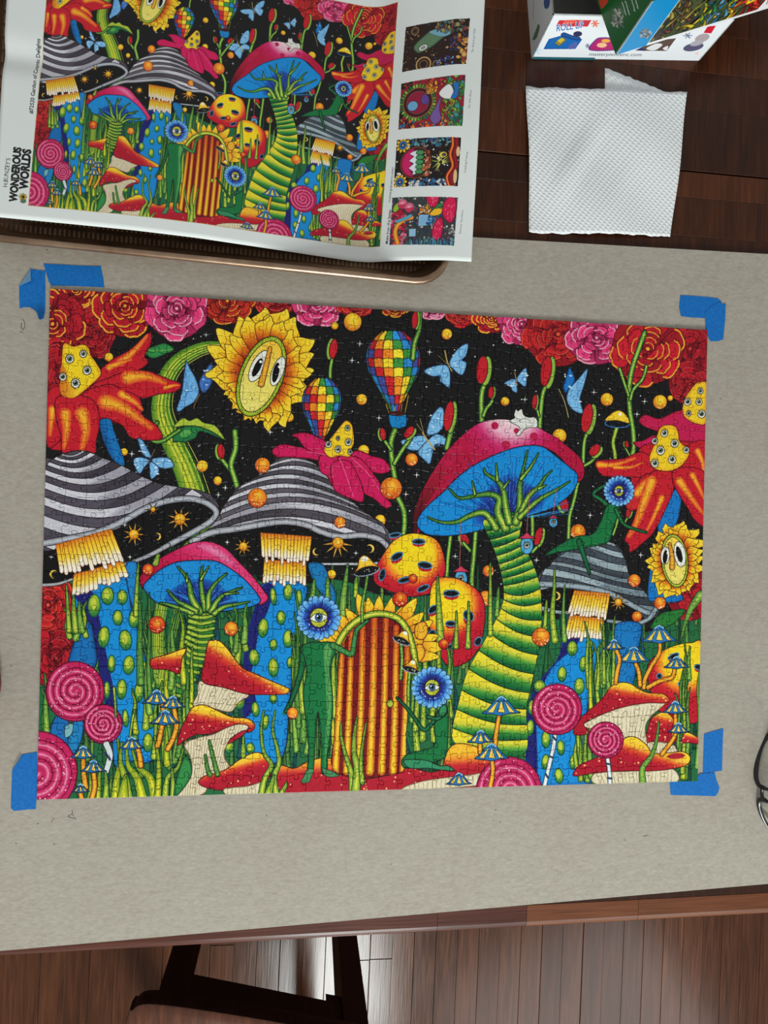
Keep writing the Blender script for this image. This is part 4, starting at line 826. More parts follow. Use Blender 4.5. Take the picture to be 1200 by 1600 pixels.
# ================================================================== dining table
TX0, TX1, TY0, TY1 = -.42, 1.20, -.1530, 1.06
table = thing('dining_table', 'dark cherry dining table of glued staves under the grey cardboard sheet', 'table', (.4, .45, Z_FLOOR))
O = table.location
RW = .0425; rowys = [-.1282 + RW * i for i in range(19)]; SEAM = .6655
rows = []; y = -.1282
while y < SEAM - .004: rows.append((y, min(y + RW, SEAM - .0008))); y += RW
rows[-1] = (rows[-1][0], SEAM - .0008)
y = SEAM + .0008
while y < TY1 - .005: rows.append((y, min(y + .066 if y < SEAM + .01 else y + RW, TY1))); y = rows[-1][1]
rt = random.Random(4)
for r, (y0, y1) in enumerate(rows):
    xs = [TX0]; c = TX0 + rt.uniform(.1, .5)
    while c < TX1 - .1: xs.append(c); c += rt.uniform(.28, .6)
    xs.append(TX1)
    for x0, x1 in zip(xs, xs[1:]):
        m = MB(); m.box(-(x1 - x0) / 2 + .00008, (x1 - x0) / 2 - .00008, -(y1 - y0) / 2 + .00008, (y1 - y0) / 2 - .00008, -.024, 0, 0, .0003)
        m.build('stave', M_TABLE, table, loc=rel(((x0 + x1) / 2, (y0 + y1) / 2, Z_TABLE), table))
def rail(x0, x1, mat):
    """front edge board with a rounded nose"""
    prof = [(-.1284, Z_TABLE), (-.1455, Z_TABLE)] + [(-.1455 - .0085 * math.sin(a), Z_TABLE - .0085 + .0085 * math.cos(a)) for a in np.linspace(.3, 1.9, 6)] + [(-.1515, Z_TABLE - .020), (-.146, Z_TABLE - .024), (-.1284, Z_TABLE - .024)]
    m = MB(); m.loft([[(x, y, z) for y, z in prof] for x in (x0 + .0002, x1 - .0002)], True, True, True)
    o = m.build('edge_board', mat, table); o.data.transform(Matrix.Translation(-O)); return o
rail(TX0, .396, M_RAIL); rail(.396, .492, M_RAIL); rail(.492, .617, M_RAIL_R); rail(.617, TX1, M_RAIL_R)
m = MB()
for a in ((TX0 + .06, TX1 - .06, -.115, -.095), (TX0 + .06, TX1 - .06, TY1 - .07, TY1 - .05)): m.box(*a, Z_TABLE - .105, Z_TABLE - .025)
for a in ((TX0 + .06, TX0 + .08, -.095, TY1 - .07), (TX1 - .08, TX1 - .06, -.095, TY1 - .07)): m.box(*a, Z_TABLE - .105, Z_TABLE - .025)
o = m.build('apron', M_CHAIR, table); o.data.transform(Matrix.Translation(-O))
leg0 = None
for lx, ly in ((TX0 + .09, -.085), (TX1 - .09, -.085), (TX0 + .09, TY1 - .085), (TX1 - .09, TY1 - .085)):
    if leg0 is None:
        m = MB(); q = [(-1, -1), (1, -1), (1, 1), (-1, 1)]
        m.loft([[(a * w, b * w, z) for a, b in q] for w, z in ((.022, 0), (.035, .62), (.036, .72))], True, True, True); leg0 = m.build('leg', M_CHAIR, table)
        leg0.location = rel((lx, ly, Z_FLOOR), table)
    else: inst(leg0, table, rel((lx, ly, Z_FLOOR), table))

# ================================================================== chair below the table edge
chair = thing('dining_chair', 'dark wooden chair with a brown solid seat, pushed up below the table edge', 'chair', (.2, -.55, Z_FLOOR))
SZ = Z_FLOOR + .445
A = np.array(back(205, 1566, SZ)[:2]); Dx = np.array(back(400, 1600, SZ)[:2]) - A; Dx = Dx / np.linalg.norm(Dx); Dy = np.array([Dx[1], -Dx[0]])
def seat_pt(u, v): return A + Dx * u + Dy * v
SWID, SDEP = .412, .40
ol = [(.0, .03), (.004, .012), (.016, .001), (.05, -.0035), (.12, -.006), (.206, -.007), (.292, -.006), (.362, -.0035), (.396, .001), (.408, .012), (.412, .03), (.405, .2), (.392, .38), (.37, .398), (.206, .402), (.042, .398), (.02, .38), (.007, .2)]
ol = [tuple(p) for p in spline(np.array(ol), True, 3)]
m = MB()
def loop(f, z): return [tuple(seat_pt(.206 + (u - .206) * f, .2 + (v - .2) * f)) + (z,) for u, v in ol]
m.loft([loop(.97, SZ - .034), loop(.992, SZ - .031), loop(1.0, SZ - .02), loop(1.0, SZ - .006), loop(.996, SZ - .002)], True, True, False, 1)  # seat edge in the dark leg wood, its shade put into the colour
m.loft([loop(.996, SZ - .002), loop(.985, SZ), loop(.9, SZ - .0015), loop(.7, SZ - .007), loop(.3, SZ - .010)], True, False, True, 0)
o = m.build('seat', [M_SEAT, M_CHAIR], chair, smooth=True); o.data.transform(Matrix.Translation(-chair.location))
def post(u, v, z0, z1, w0=.036, w1=.047, dx=0, dy=0):
    m = MB(); q = [(-1, -1), (1, -1), (1, 1), (-1, 1)]; lo = []
    for t in (0, .04, .5, .96, 1):
        w = (w0 + (w1 - w0) * t) / 2 * (.93 if t in (0, 1) else 1)
        lo.append([tuple(seat_pt(u + dx * (1 - t) + a * w, v + dy * (1 - t) + b * w)) + (z0 + (z1 - z0) * t,) for a, b in q])
    m.loft(lo, True, True, True); return m
def cpart(m, n, mat=M_CHAIR):
    o = m.build(n, mat, chair); o.data.transform(Matrix.Translation(-chair.location)); return o
FLL = (.0555, .032); FRL = (.345, .034)
cpart(post(*FLL, Z_FLOOR, SZ - .033, .042, .046), 'leg'); cpart(post(*FRL, Z_FLOOR, SZ - .033, .036, .041), 'leg')
cpart(post(.055, .365, Z_FLOOR, SZ - .033), 'leg'); cpart(post(.357, .365, Z_FLOOR, SZ - .033), 'leg')
def cbar(u0, v0, u1, v1, t, z0, z1, n):
    a, b = seat_pt(u0, v0), seat_pt(u1, v1); d = b - a; d = d / np.linalg.norm(d); p = np.array([-d[1], d[0]]) * t / 2
    m = MB(); m.prism([tuple(a + p), tuple(a - p), tuple(b - p), tuple(b + p)], z0, z1); return cpart(m, n)
cbar(.078, .026, .326, .030, .02, SZ - .098, SZ - .033, 'apron_rail')
cbar(.055, .06, .055, .34, .02, SZ - .09, SZ - .033, 'apron_rail'); cbar(.35, .06, .357, .34, .02, SZ - .09, SZ - .033, 'apron_rail'); cbar(.08, .365, .33, .365, .02, SZ - .09, SZ - .033, 'apron_rail')
m = MB(); c0, c1, c2 = seat_pt(.300, .026), seat_pt(.326, .026), seat_pt(.326, .056)
m.prism([tuple(c0), tuple(c1), tuple(c2)], SZ - .122, SZ - .098); cpart(m, 'corner_block')
m = post(.04, .40, SZ - .02, SZ + .43, .036, .026); cpart(m, 'back_post'); cpart(post(.37, .40, SZ - .02, SZ + .43, .036, .026), 'back_post')
cbar(.045, .40, .365, .40, .02, SZ + .34, SZ + .43, 'crest_rail'); cbar(.045, .40, .365, .40, .016, SZ + .17, SZ + .21, 'back_slat')

# ================================================================== grey cardboard sheet
mcb, nt, b = new_mat('grey_chipboard', .85, .25)
v = coords(nt); n1 = N(nt, 'ShaderNodeTexNoise', Scale=9.0, Detail=3.0); L(nt, v, n1.inputs['Vector'])
n2 = N(nt, 'ShaderNodeTexNoise', Scale=420.0, Detail=4.0, Roughness=.7); L(nt, coords(nt, (.45, 1, 1)), n2.inputs['Vector'])
n3 = N(nt, 'ShaderNodeTexNoise', Scale=260.0, Detail=3.0); L(nt, coords(nt, (.5, 1, 1)), n3.inputs['Vector'])
c = ramp(nt, n2.outputs[0], [(.28, s2l((136, 129, 117))), (.5, s2l((166, 160, 147))), (.74, s2l((194, 190, 178)))])
c = mixc(nt, .5, c, ramp(nt, n3.outputs[0], [(.3, s2l((148, 140, 128))), (.7, s2l((178, 174, 162)))]))
c = mixc(nt, .35, c, ramp(nt, n1.outputs[0], [(.3, s2l((162, 153, 141))), (.7, s2l((171, 167, 155)))]))
sp = N(nt, 'ShaderNodeTexVoronoi', Scale=75.0); L(nt, v, sp.inputs['Vector'])
sp2 = N(nt, 'ShaderNodeTexNoise', Scale=60.0); L(nt, v, sp2.inputs['Vector'])
fk = math_(nt, 'MULTIPLY', math_(nt, 'LESS_THAN', sp.outputs['Distance'], .055), math_(nt, 'GREATER_THAN', sp2.outputs[0], .56))
c = mixc(nt, fk, c, s2l((104, 98, 90))); L(nt, c, b.inputs['Base Color']); bump(nt, b, n2.outputs[0], .22, .0006)
m = MB(); cs = [(-.115, -.1470), (.905, -.1115), (.905, .5833), (-.115, .5625)]
m.prism([(x, y) for x, y in cs], Z_TABLE + .0001, Z_BOARD)
board = m.build('cardboard_sheet', mcb); tag(board, 'large grey chipboard sheet lying on the table under the jigsaw puzzle', 'cardboard')
M_PENCIL = plain('graphite', (70, 66, 64), .6)
def mark(s, w=.0006):
    p = bk(s, Z_BOARD); m = MB(); m.tube([(x, y, Z_BOARD + .00012) for x, y in p], w / 2, 5, sq=(1, .25)); m.build('pencil_mark', M_PENCIL, board)
mark('34,504 33,511 36,516 39,511 38,502 35,499'); mark('31,517 36,520', .0004)
mark('106,1275 113,1272 119,1280 106,1276'); mark('113,1272 113,1266'); mark('80,1284 85,1279', .0004); mark('57,1288 61,1286', .0004); mark('1005,1307 1012,1305', .0005)

# ================================================================== jigsaw puzzle
ART = paint_art()
M_ART = print_mat('glossy_jigsaw_print', image_of('jigsaw_print', ART.a ** 1.0), .36, .2)
M_CORE = plain('blue_grey_puzzle_card', (70, 74, 78), .9)
puzzle = thing('jigsaw_puzzle', 'finished jigsaw puzzle of striped mushrooms, sunflowers and an orange door, taped to grey cardboard', 'puzzle', (PW / 2, PH / 2, Z_BOARD))
NX, NY = 37, 27
rp = random.Random(21)
GX = [[PW * i / NX + (rp.uniform(-.0016, .0016) if 0 < i < NX else 0) for i in range(NX + 1)] for j in range(NY + 1)]
GY = [[PH * j / NY + (rp.uniform(-.0016, .0016) if 0 < j < NY else 0) for i in range(NX + 1)] for j in range(NY + 1)]
TAB = [(.2, .035), (.36, .03), (.425, -.01), (.40, -.10), (.36, -.17), (.40, -.245), (.5, -.275), (.60, -.245), (.64, -.17), (.60, -.10), (.575, -.01), (.64, .03), (.8, .035)]
def edge(p, q, flat):
    if flat: return [p, q]
    sgn = rp.choice((-1, 1)); sk = rp.uniform(-.07, .07); h = rp.uniform(.85, 1.12); dx, dy = q[0] - p[0], q[1] - p[1]
    w = [(x + sk * (0 if abs(x - .5) > .2 else 1), y * h * sgn + .02 * math.sin(x * 6.28 + sk * 40)) for x, y in TAB]
    return [p] + [(p[0] + dx * a - dy * b_, p[1] + dy * a + dx * b_) for a, b_ in w] + [q]
HE = [[edge((GX[j][i], GY[j][i]), (GX[j][i + 1], GY[j][i + 1]), j in (0, NY)) for i in range(NX)] for j in range(NY + 1)]
VE = [[edge((GX[j][i], GY[j][i]), (GX[j + 1][i], GY[j + 1][i]), i in (0, NX)) for i in range(NX + 1)] for j in range(NY)]
pieces = []
for j in range(NY):
    for i in range(NX):
        o = HE[j][i][:-1] + VE[j][i + 1][:-1] + HE[j + 1][i][::-1][:-1] + VE[j][i][::-1][:-1]
        cx, cy = sum(p[0] for p in o) / len(o), sum(p[1] for p in o) / len(o)
        a = [proj(p + (0,)) for p in o]; ar = abs(sum(a[k][0] * a[k - 1][1] - a[k - 1][0] * a[k][1] for k in range(len(a)))) / 2
        pieces.append((ar, o, cx, cy))
pieces.sort(key=lambda t: -t[0])
def piece_mesh(mb, o, cx, cy, ox, oy):
    P = np.array(o); n = len(P); d = np.roll(P, -1, 0) - np.roll(P, 1, 0); nr = np.c_[-d[:, 1], d[:, 0]]; nr /= np.maximum(np.hypot(*nr.T), 1e-9)[:, None]
    hz = rp.gauss(0, .00006); tx, ty = rp.gauss(0, .004), rp.gauss(0, .004)
    V = []; UV = []
    for ins, z in ((.00058, 0.), (.00024, -.00024), (.00012, -.0007), (.00012, -.0020)):
        Q = P + nr * ins
        for x, y in Q:
            zz = z + hz + tx * (x - cx) + ty * (y - cy) if z > -.001 else 0.0005 + z + .0
            V.append((x - ox, y - oy, (zz if z > -.001 else -.0020) + .0020)); UV.append((x / PW, y / PH))
    mb.add(V[:n], [list(range(n))], UV[:n], 0)
    f = lambda k: [[k * n + a, (k - 1) * n + a, (k - 1) * n + (a + 1) % n, k * n + (a + 1) % n] for a in range(n)]
    mb.add(V[:2 * n], f(1), UV[:2 * n], 0); mb.add(V[n:3 * n], f(1), UV[n:3 * n], 0); mb.add(V[2 * n:], f(1), UV[2 * n:], 1)
for ar, o, cx, cy in pieces[:300]:
    mb = MB(); piece_mesh(mb, o, cx, cy, cx, cy)
    mb.build('puzzle_piece', [M_ART, M_CORE], puzzle, uv=True, loc=(cx - PW / 2, cy - PH / 2, 0), fix=False)
mb = MB()
for ar, o, cx, cy in pieces[300:]: piece_mesh(mb, o, cx, cy, PW / 2, PH / 2)
rest = mb.build('puzzle_pieces', [M_ART, M_CORE], puzzle, uv=True, fix=False); rest['kind'] = 'stuff'

# ================================================================== blue tape
mt, nt, b = new_mat('blue_masking_tape', .7, .3)
n1 = N(nt, 'ShaderNodeTexNoise', Scale=300.0, Detail=3.0); L(nt, coords(nt), n1.inputs['Vector'])
L(nt, ramp(nt, n1.outputs[0], [(.3, s2l((4, 98, 176))), (.7, s2l((10, 116, 198)))]), b.inputs['Base Color'])
wv = N(nt, 'ShaderNodeTexNoise', Scale=500.0, Detail=2.0); L(nt, coords(nt, (.3, 1, 1)), wv.inputs['Vector']); bump(nt, b, wv.outputs[0], .3, .0003)
M_TBACK = plain('tape_underside', (110, 160, 196), .5)
def tape(s, label, z=.0002, curl=None, flap=None, thick=.00013):
    """flat strip cut along its torn outline; curl = (x, y, dx, dy, reach, lift) raises the end that lies beyond the point"""
    P = bk(s, Z_BOARD + z); n = len(P); bm = bmesh.new()
    vs = [bm.verts.new((x, y, 0)) for x, y in P]; bm.faces.new(vs)
    for _ in range(3):
        pass
    bmesh.ops.triangulate(bm, faces=bm.faces); bmesh.ops.subdivide_edges(bm, edges=bm.edges, cuts=3, use_grid_fill=True)
    if curl:
        c0 = np.array(back(curl[0], curl[1], Z_BOARD)[:2]); c1 = np.array(back(curl[0] + curl[2], curl[1] + curl[3], Z_BOARD)[:2]); dd = (c1 - c0); Ln = np.linalg.norm(dd); dd /= Ln
        for w in bm.verts:
            t = max(0, float((np.array((w.co.x, w.co.y)) - c0) @ dd) / Ln); w.co.z += curl[4] * t * t
    g = bmesh.ops.extrude_face_region(bm, geom=bm.faces[:])
    for w in [e for e in g['geom'] if isinstance(e, bmesh.types.BMVert)]: w.co.z += thick
    bmesh.ops.recalc_face_normals(bm, faces=bm.faces)
    me = bpy.data.meshes.new('tape_strip'); bm.to_mesh(me); bm.free(); me.materials.append(mt)
    o = bpy.data.objects.new('tape_strip', me); COL.objects.link(o); cx, cy = sum(p[0] for p in P) / n, sum(p[1] for p in P) / n
    me.transform(Matrix.Translation((-cx, -cy, 0))); o.location = (cx, cy, Z_BOARD + z); tag(o, label, 'tape', 'blue tape around the puzzle')
    if flap:
        Q = bk(flap, Z_BOARD + z); q = MB(); q.prism([(x - cx, y - cy) for x, y in Q], thick + .0001, thick + .0003)
        zz = q.v; k = len(Q); q.v = [(x, y, z_ + (.0022 if i % k == 1 else 0)) for i, (x, y, z_) in enumerate(zz)]
        q.build('folded_corner', M_TBACK, o)
    return o
tape('68,412 90,413 125,415 158,416 159,424 161,432 162,440 163,449 120,447 80,446 76,440 72,426', 'wide blue tape strip above the top left corner of the puzzle')
tape('30,447 39,433 48,420 60,422 71,423 71,450 71,480 72,500 69,503 65,502 62,496 58,488 52,483 46,480 38,480 31,482 30,465', 'upright blue tape strip left of the puzzle with a curled lower end', curl=(50, 474, 4, 28, .006), flap='30,447 50,440 48,420')
tape('1063,461 1080,462 1105,464 1121,466 1127,471 1120,478 1101,489 1101,497 1080,496 1064,494 1061,480', 'sideways blue tape strip above the top right corner of the puzzle', z=.0002)
tape('1101,488 1112,478 1126,471 1129,475 1134,474 1133,500 1130,530 1122,533 1110,533 1107,528 1103,515', 'upright blue tape strip beside the top right corner of the puzzle', z=.0005)
tape('1100,1147 1112,1143 1130,1138 1129,1170 1128,1204 1115,1206 1098,1210 1099,1180', 'upright blue tape strip beside the lower right corner of the puzzle', z=.0002)
tape('1046,1215 1070,1214 1091,1212 1093,1209 1117,1207 1119,1218 1124,1231 1122,1238 1118,1244 1085,1243 1048,1242', 'sideways blue tape strip below the lower right corner of the puzzle', z=.0005)
tape('19,1204 34,1179 45,1177 58,1175 59,1205 58,1235 56,1264 40,1265 22,1267 17,1263 18,1230', 'upright blue tape strip beside the lower left corner of the puzzle', flap='19,1202 33,1186 34,1178')

# ================================================================== text
def text_tris(txt, bold=0.0, shear=0.0):
    cu = bpy.data.curves.new('lettering', 'FONT'); cu.body = txt; cu.offset = bold; cu.shear = shear; cu.resolution_u = 3
    o = bpy.data.objects.new('lettering', cu); COL.objects.link(o); me = o.to_mesh(); me.calc_loop_triangles()
    V = np.array([w.co[:2] for w in me.vertices]); T = [t.vertices[:] for t in me.loop_triangles]
    o.to_mesh_clear(); bpy.data.objects.remove(o); bpy.data.curves.remove(cu)
    return V, T
def letters(cv, txt, p0, p1, h, col, bold=0.0, up=1, shear=0.0):
    """write txt from p0 to p1 (canvas units); up=1: y-up canvas, -1: y-down photo pixels"""
    V, T = text_tris(txt, bold, shear)
    p0, p1 = np.array(p0, float), np.array(p1, float); d = p1 - p0; Ln = np.hypot(*d); d /= Ln; u = np.array([-d[1], d[0]]) * up
    x = (V[:, 0] - V[:, 0].min()) / np.ptp(V[:, 0]) * Ln; y = V[:, 1] / .7 * h
    P = cv.fn(p0 + np.outer(x, d) + np.outer(y, u))
    for t in T:
        r = cv.mask(P[list(t)])
        if r: cv.comp(r[0].astype(np.float32), r[1], r[2], C(col))

# ================================================================== baking tray
mp, nt, b = new_mat('bronze_baking_tray', .42, .5, .7)
n1 = N(nt, 'ShaderNodeTexNoise', Scale=55.0, Detail=6.0, Roughness=.7); L(nt, coords(nt), n1.inputs['Vector'])
L(nt, ramp(nt, n1.outputs[0], [(.3, s2l((96, 70, 48))), (.55, s2l((138, 106, 78))), (.8, s2l((168, 134, 102)))]), b.inputs['Base Color'])
mr, nt, b = new_mat('bronze_rim', .3, .5, .85)
n1 = N(nt, 'ShaderNodeTexNoise', Scale=40.0, Detail=5.0); L(nt, coords(nt), n1.inputs['Vector'])
L(nt, ramp(nt, n1.outputs[0], [(.3, s2l((136, 110, 90))), (.7, s2l((178, 150, 126)))]), b.inputs['Base Color'])
mf, nt, b = new_mat('ribbed_tray_floor', .5, .4, .5)
v = coords(nt); sx = N(nt, 'ShaderNodeSeparateXYZ'); L(nt, v, sx.inputs[0])
wx = math_(nt, 'SINE', math_(nt, 'MULTIPLY', sx.outputs[0], 6.2832 / .0044)); wy = math_(nt, 'SINE', math_(nt, 'MULTIPLY', sx.outputs[1], 6.2832 / .0125))
h = math_(nt, 'MULTIPLY', math_(nt, 'GREATER_THAN', wx, .05), math_(nt, 'GREATER_THAN', wy, -.55)); n1 = N(nt, 'ShaderNodeTexNoise', Scale=90.0, Detail=5.0); L(nt, v, n1.inputs['Vector'])
hs = math_(nt, 'MULTIPLY', math_(nt, 'MAXIMUM', wx, 0.0), math_(nt, 'MINIMUM', math_(nt, 'MAXIMUM', math_(nt, 'ADD', math_(nt, 'MULTIPLY', wy, 2.0), 1.0), 0.0), 1.0))
L(nt, mixc(nt, h, ramp(nt, n1.outputs[0], [(.3, s2l((66, 46, 32))), (.7, s2l((94, 68, 48)))]), ramp(nt, n1.outputs[0], [(.3, s2l((122, 94, 70))), (.7, s2l((160, 130, 104)))])), b.inputs['Base Color']); bump(nt, b, hs, .8, .0012)
TA = math.radians(-1.9); TW, TD = .462, .335
c_ = np.array(back(563, 434, .020)[:2]); ex = np.array([math.cos(TA), math.sin(TA)]); ey = np.array([-math.sin(TA), math.cos(TA)])
rx = np.array(back(703.5, 408, .020)[:2]) @ ex
org = ex * (rx - TW / 2) + ey * (c_ @ ey + TD / 2)
tray = thing('baking_tray', 'bronze baking tray with a ribbed floor under the poster', 'tray', (org[0], org[1], Z_BOARD)); tray.rotation_euler = (0, 0, TA)
def rr(ins, z, r=.034):
    hw, hd, r = TW / 2 - ins, TD / 2 - ins, max(r - ins * .6, .012); o = []
    for cx, cy, a0 in ((hw - r, hd - r, 0), (-hw + r, hd - r, 90), (-hw + r, -hd + r, 180), (hw - r, -hd + r, 270)):
        for k in range(7): a = math.radians(a0 + 15 * k); o.append((cx + r * math.cos(a), cy + r * math.sin(a), z))
    return o
m = MB(); m.loft([rr(.0175, .0002), rr(.0045, .0175), rr(.0052, .0195)], True, False, False); m.loft([rr(.0185, .0018), rr(.0072, .0200)], True); m.build('tray_wall', mp, tray, smooth=True)
m = MB(); m.loft([rr(.0185, .0018), rr(.0175, .0002)][::1], True, True, True); m.build('tray_floor', mf, tray)
m = MB(); m.loft([rr(.0070, .0198), rr(.0060, .0218), rr(.0040, .0228), rr(.0018, .0224), rr(.0003, .0208), rr(.0, .0190), rr(.0012, .0174), rr(.0035, .0168), rr(.0058, .0178), rr(.0070, .0198)], True); m.build('rolled_rim', mr, tray, smooth=True)

# ================================================================== printed poster in the tray
PK = 3.4                                                   # pixels per millimetre
def sheet_canvas():
    cv = Canvas(int(SHEET_W * 1000 * PK), int(SHEET_H * 1000 * PK), lambda p: np.c_[np.asarray(p)[:, 0] * PK, (SHEET_H * 1000 - np.asarray(p)[:, 1]) * PK], (226, 232, 230))
    # the big picture
    a = ART.a; h2, w2 = a.shape[0] // 2 * 2, a.shape[1] // 2 * 2; a = (a[:h2:2, :w2:2] + a[1:h2:2, :w2:2] + a[:h2:2, 1:w2:2] + a[1:h2:2, 1:w2:2]) / 4
    quad = [(29.4, 13.4), (358.4, 15.9), (363.8, 262.0), (35.6, 246.5)]; Hm = fit_h(quad, [(0, 0), (1, 0), (1, 1), (0, 1)])
    r = cv.mask(cv.fn(np.array([(28.9, 12.9), (358.9, 15.4), (364.3, 262.5), (35.1, 247.)]))); cv.comp(r[0].astype(np.float32), r[1], r[2], C((206, 176, 120)))
    r = cv.mask(cv.fn(np.array(quad))); ys, xs = np.nonzero(r[0]); ys, xs = ys + r[2], xs + r[1]
    q = np.c_[(xs + .5) / PK, SHEET_H * 1000 - (ys + .5) / PK, np.ones(len(xs))] @ Hm.T; q = q[:, :2] / q[:, 2:]
    u = np.clip(q[:, 0], 0, .9999) * (a.shape[1] - 1); v = np.clip(1 - q[:, 1], 0, .9999) * (a.shape[0] - 1); iu, iv = u.astype(int), v.astype(int); fu, fv = (u - iu)[:, None], (v - iv)[:, None]
    cv.a[ys, xs] = (a[iv, iu] * (1 - fu) * (1 - fv) + a[iv, iu + 1] * fu * (1 - fv) + a[iv + 1, iu] * (1 - fu) * fv + a[iv + 1, iu + 1] * fu * fv)
    K = (28, 30, 32)
    letters(cv, 'WONDEROUS', (18.9, 15.0), (20.1, 65.6), 6.5, K, .055); letters(cv, 'WORLDS', (27.4, 27.2), (28.5, 64.8), 7.0, K, .055)
    letters(cv, "H.BUNZEY'S", (9.9, 28.2), (11.3, 54.6), 3.8, (50, 52, 54), 0)
    letters(cv, '#72520 Garden of Cosmic Delights', (28.3, 97.8), (30.6, 168.0), 3.4, (36, 38, 40), .015)
    for k in range(8):
        an = k * .785; cv.ell(24.1 + 2.0 * math.cos(an), 20.6 + 2.0 * math.sin(an), 1.5, .8, (214, 180, 60), math.degrees(an), ow=.2)
    cv.ell(24.1, 20.6, 1.4, 1.4, (60, 50, 30), ow=0); cv.poly('22,16 25,15 27,17 24,18.5', (90, 120, 90), ow=.2)
    letters(cv, 'More from this Series', (367.0, 18.0), (368.6, 52.5), 2.9, K, .012); letters(cv, 'masterpiecesinc.com', (367.4, 60.0), (368.8, 94.5), 2.7, (60, 62, 64), 0)
    for t, y0, y1, x in (('Eternal Sunshine', 27, 50, 440.0), ('Feeding Frenzy', 85.8, 106, 441.2), ('Go Ask Alice', 148, 166, 442.0), ('The Weird and Wild', 203, 226, 443.2)): letters(cv, t, (x, y0), (x + 1, y1), 2.0, (110, 114, 116), 0)
    g = random.Random(9); U = g.uniform
    def frame(q, bgc):
        P = pts(q); cv.poly(P, bgc, ow=0, sm=0); cv.push(P, sm=0); return P
    def scatter(x0, x1, y0, y1, n, r, cols, ow=.25):
        for _ in range(n): cv.ell(U(x0, x1), U(y0, y1), U(*r), U(*r), g.choice(cols), U(0, 90), ow=ow)
    # night picture with a green creature
    frame('372.3,189.1 436.5,191.8 438.2,236.1 374.1,234.6', (44, 26, 22)); scatter(372, 438, 189, 236, 150, (.3, 1.3), [(150, 110, 60), (90, 60, 40), (200, 170, 120), (60, 70, 60), (120, 50, 40)])
    cv.poly('383,213 392,222 402,228 416,230 424,224 412,218 404,212 396,208 388,206', (96, 130, 96), edge=(50, 80, 60), er=3, ow=.3); cv.poly('398,226 412,228 420,222 410,220', (120, 170, 190), ow=.2); cv.ell(393, 211, 4.6, 3, (220, 224, 220), 20, ow=.4); cv.ell(393, 211, 2.2, 1.2, (150, 160, 160), 20, ow=.3)
    for x, y, r in ((394, 194, 8), (384, 229, 4), (411, 232, 5), (407, 193, 4)):
        for q, c in ((1, (196, 160, 100)), (.8, (60, 40, 30)), (.6, (120, 80, 60)), (.4, (40, 30, 30))): cv.ell(x, y, r * q, r * q, c, ow=.2)
    scatter(420, 438, 205, 224, 50, (.6, 2), [(50, 60, 110), (80, 70, 120), (40, 46, 90), (120, 70, 60)]); scatter(428, 438, 192, 220, 24, (.8, 3), [(206, 140, 60), (224, 170, 90), (150, 70, 40)]); scatter(405, 438, 224, 236, 40, (.8, 2.6), [(90, 120, 120), (60, 90, 100), (150, 150, 90), (140, 60, 70)]); scatter(405, 425, 190, 200, 30, (.5, 1.6), [(60, 70, 150), (110, 150, 210), (70, 60, 110)]); cv.pop()
    # ring of leaves with a blue ball
    frame('371.3,131.1 435.4,130.6 436.3,181 372.2,177.3', (150, 30, 50)); scatter(372, 437, 168, 181, 70, (.6, 2), [(120, 30, 60), (180, 40, 60), (90, 40, 70), (210, 80, 60)])
    scatter(371, 384, 131, 181, 40, (1, 3), [(30, 20, 24), (60, 24, 30), (26, 40, 30)]); scatter(416, 437, 131, 181, 120, (.8, 3), [(40, 130, 70), (80, 160, 60), (30, 100, 80), (150, 180, 60), (60, 150, 140)]); scatter(372, 425, 131, 140, 80, (.6, 2.4), [(206, 40, 50), (230, 100, 40), (240, 150, 60), (160, 20, 60), (60, 110, 160)])
    for k in range(34): an = k * .1848; cv.ell(390 + 16.5 * math.cos(an), 156 + 16.5 * math.sin(an), 2.4, 1.3, g.choice([(90, 150, 50), (150, 190, 70), (50, 110, 50)]), math.degrees(an), ow=.2)
    for q, c in ((15.2, (190, 130, 90)), (14.4, (70, 16, 28)), (11.5, (190, 130, 100)), (10.9, (150, 24, 60))): cv.ell(390, 156, q, q, c, ow=.2)
    cv.ell(385, 153, 5.4, 5, (110, 170, 214), ow=.4); cv.poly('393,158 396,164 401,160 400,154 395,154', (96, 70, 150), ow=.3); cv.poly('403,140 408,150 413,160 412,148 414,138 408,133', (120, 90, 160), ow=.3); scatter(398, 408, 165, 177, 30, (.8, 2.4), [(232, 140, 40), (200, 80, 30), (246, 180, 60)])
    cv.poly('411,164 420,172 425,166 424,158 416,158', (236, 238, 238), ow=.3); cv.poly('423,158 429,159 430,173 424,172 426,166', (40, 110, 190), ow=.3); scatter(415, 426, 140, 155, 50, (.5, 1.6), [(206, 170, 60), (120, 60, 40), (160, 180, 60)]); cv.pop()
    # dome with peaks
    frame('369.9,74.4 434.2,72.7 434.7,119.4 370.5,121', (26, 22, 22)); scatter(370, 435, 72, 121, 120, (.4, 1.6), [(236, 236, 226), (220, 214, 190), (60, 40, 30), (90, 70, 40)], ow=0); scatter(386, 425, 112, 121, 40, (.8, 2.4), [(40, 120, 150), (60, 90, 140), (90, 160, 170), (120, 120, 120)]); scatter(384, 425, 73, 80, 40, (.8, 2.6), [(40, 120, 170), (60, 90, 140), (214, 214, 214)])
    cv.ell(391, 97, 16, 16, (120, 60, 40), ow=.4); cv.ell(391, 97, 14.4, 14.4, (60, 40, 34), ow=.3); t_ = np.radians(np.linspace(100, 260, 14)); cv.poly([(391 + 14.5 * math.cos(q), 97 + 14.5 * math.sin(q)) for q in t_] + [(390, 84), (386, 90), (391, 93), (386, 97), (391, 101), (387, 105), (390, 110)], (206, 30, 100), edge=(150, 16, 70), er=3, ow=.3, sm=0)
    cv.poly('388,108 384,106 389,103 384,99 389,96 384,92 389,88 388,85 393,86 393,109', (226, 230, 240), ow=.3, sm=0)
